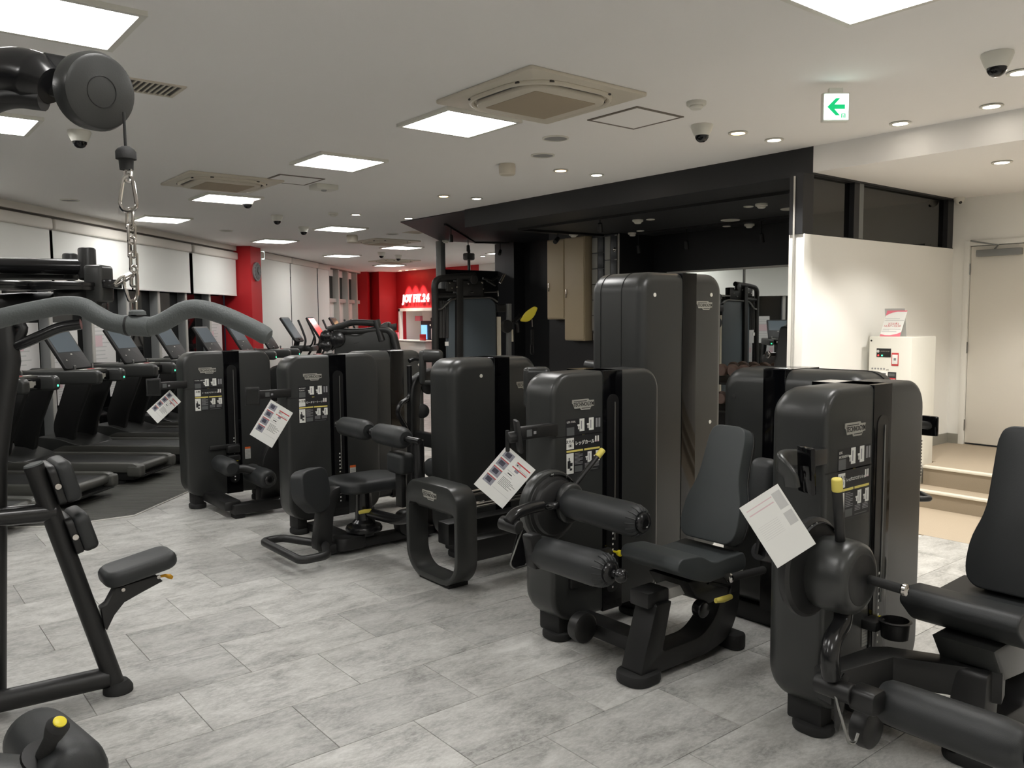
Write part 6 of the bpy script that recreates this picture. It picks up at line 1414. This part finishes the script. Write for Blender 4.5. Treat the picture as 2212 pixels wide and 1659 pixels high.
def chest_pad(c0, c1, w=0.26, dy=0.0):
    a, b = N(*c0), N(*c1); up = (a-b); L = up.length; up.normalize(); n = up.cross(Y3).normalized()
    if n.x < 0: n = -n
    m = MB(); m.prism(rrect(w, L, 0.035, 5, 0, L/2), b-n*0.002+Y3*0.05, Y3, up, n, 0.062, 0.02, 4)
    p = t.part('chest_pad', m, 'vinyl', label='black chest pad')
    m = MB(); m.prism(rrect(w*0.92, L*0.96, 0.03, 5, 0, L/2), b-n*0.03+Y3*0.05, Y3, up, n, 0.03, 0.006, 2)
    t.part('pad_back', m, 'frame', parent=p)
    q = (a+b)/2; t.part('pad_bolt', MB().lathe([(0, 0.014), (0.006, 0.012), (0.007, 0.006), (0.005, 0)], q-n*0.015+Y3*(-w/2+0.055), MY, 16), 'chrome', parent=p)
chest_pad((112, 1000), (142, 1085), 0.24); chest_pad((150, 1112), (180, 1190), 0.22)
sd = (N(375, 1205)-N(225, 1258)).normalized(); so = N(222, 1268); su = V((0, 1, 0)).cross(sd)*-1
su = sd.cross(Y3)*-1
if su.z < 0: su = -su
L = (N(375, 1210)-N(218, 1262)).length
m = MB(); m.prism(rrect(L, 0.20, 0.06, 6, L/2, 0.0), so+Y3*0.0, sd, Y3, su, 0.07, 0.028, 4)
t.part('seat', m, 'vinyl', label='small black tilted seat')
gm = [N(215, 1312), N(228, 1302), N(246, 1268), N(335, 1240), N(348, 1252), N(300, 1278), N(265, 1298), N(244, 1325), N(228, 1358), N(222, 1350)]
m = MB(); m.prism([(p.x, p.z) for p in gm], (0, Y_-0.03, 0), X3, Z3, Y3, 0.06, 0.004)
t.part('seat_bracket', m, 'frame')
t.part('seat_lever', MB().tube([N(342, 1246), N(356, 1243), N(366, 1245), N(372, 1248)], 0.008, 10, rad=[0.006, 0.007, 0.011, 0.008]), 'amber', label='amber-yellow seat lever')
for p in ((338, 1243), (262, 1270)): t.part('bolt', MB().lathe([(0, 0.010), (0.005, 0.008), (0.006, 0)], N(*p)-V((0, 0.03, 0)), MY, 12), 'chrome')
t.part('bolt', MB().lathe([(0, 0.008), (0.004, 0.007), (0.005, 0)], N(255, 1483)-V((0, 0.05, 0)), MY, 12), 'chrome')
O = lambda x, y, D=3.4: at(x, y, D=D)
t.part('top_tube', MB().cyl(O(-150, 572), O(183, 577), 0.033, 0.004, 20), 'frame_gloss')
t.part('top_tube', MB().cyl(O(-150, 590, 3.5), O(150, 590, 3.5), 0.03, 0.004, 18), 'frame')
t.part('pin_post', MB().cyl(O(153, 605, 3.5), O(151, 548, 3.5), 0.030, 0.008, 20), 'frame')
t.part('pin_post', MB().cyl(O(190, 605), O(187, 536), 0.034, 0.008, 20), 'frame')
for x, y, r, D in ((140, 612, 0.125, 3.35), (10, 610, 0.11, 3.35), (235, 607, 0.05, 3.4)): t.part('pulley_disc', MB().lathe([(-0.03, r*0.92), (-0.028, r*0.97), (-0.015, r*0.97), (-0.012, r), (0.0, r), (0.004, r*0.96), (0.006, 0)], O(x, y, D), Z3, 36), 'frame_gloss')
t.part('pulley_box', MB().obox(O(214, 613), (0.075, 0.11, 0.15), Matrix.Rotation(-YAW, 3, 'Z'), 0.014, 3), 'shell')
t.part('box_underside', MB().obox(O(190, 640), (0.12, 0.10, 0.08), Matrix.Rotation(-YAW, 3, 'Z'), 0.01, 2), 'frame')
t.part('belt', MB().tube([O(45, 614, 3.35), O(110, 616, 3.35)], 1, sq=rrect(0.012, 0.03, 0.003, 2)), 'black')
t.part('pulley_stem', MB().cyl(O(150, 618, 3.35), O(155, 665, 3.4), 0.06, 0.01, 20), 'frame')
t.part('cover_hood', MB().tube(fillet([O(-80, 662, 3.45), O(60, 655, 3.45), O(180, 655, 3.45), O(214, 665, 3.45)], 0.05), 0.045, 14), 'frame')
t.part('hood_end', MB().cyl(O(215, 648, 3.42), O(214, 680, 3.42), 0.032, 0.014, 18), 'frame_gloss')
t.part('side_arm', MB().tube(fillet([O(-60, 790, 3.3), O(5, 758, 3.3), O(60, 738, 3.3), O(130, 706, 3.32), O(175, 700, 3.34)], 0.1, 5), 0.022, 14), 'frame_gloss')
t.part('side_arm', MB().tube(fillet([O(0, 700, 3.3), O(60, 700, 3.3), O(30, 748, 3.3)], 0.06, 5), 0.018, 12), 'frame')
t.part('main_post', MB().tube([O(10, 690, 3.3), O(20, 780, 3.3), O(2, 900, 3.3), O(-10, 1000, 3.3), V((O(-10, 1000).x-0.05, O(-10, 1000).y, 0.03))], 0.042, 16), 'frame')
for ob in [o for o in bpy.data.objects if o.type == 'MESH' and len(o.data.polygons) == 0]: bpy.data.objects.remove(ob)
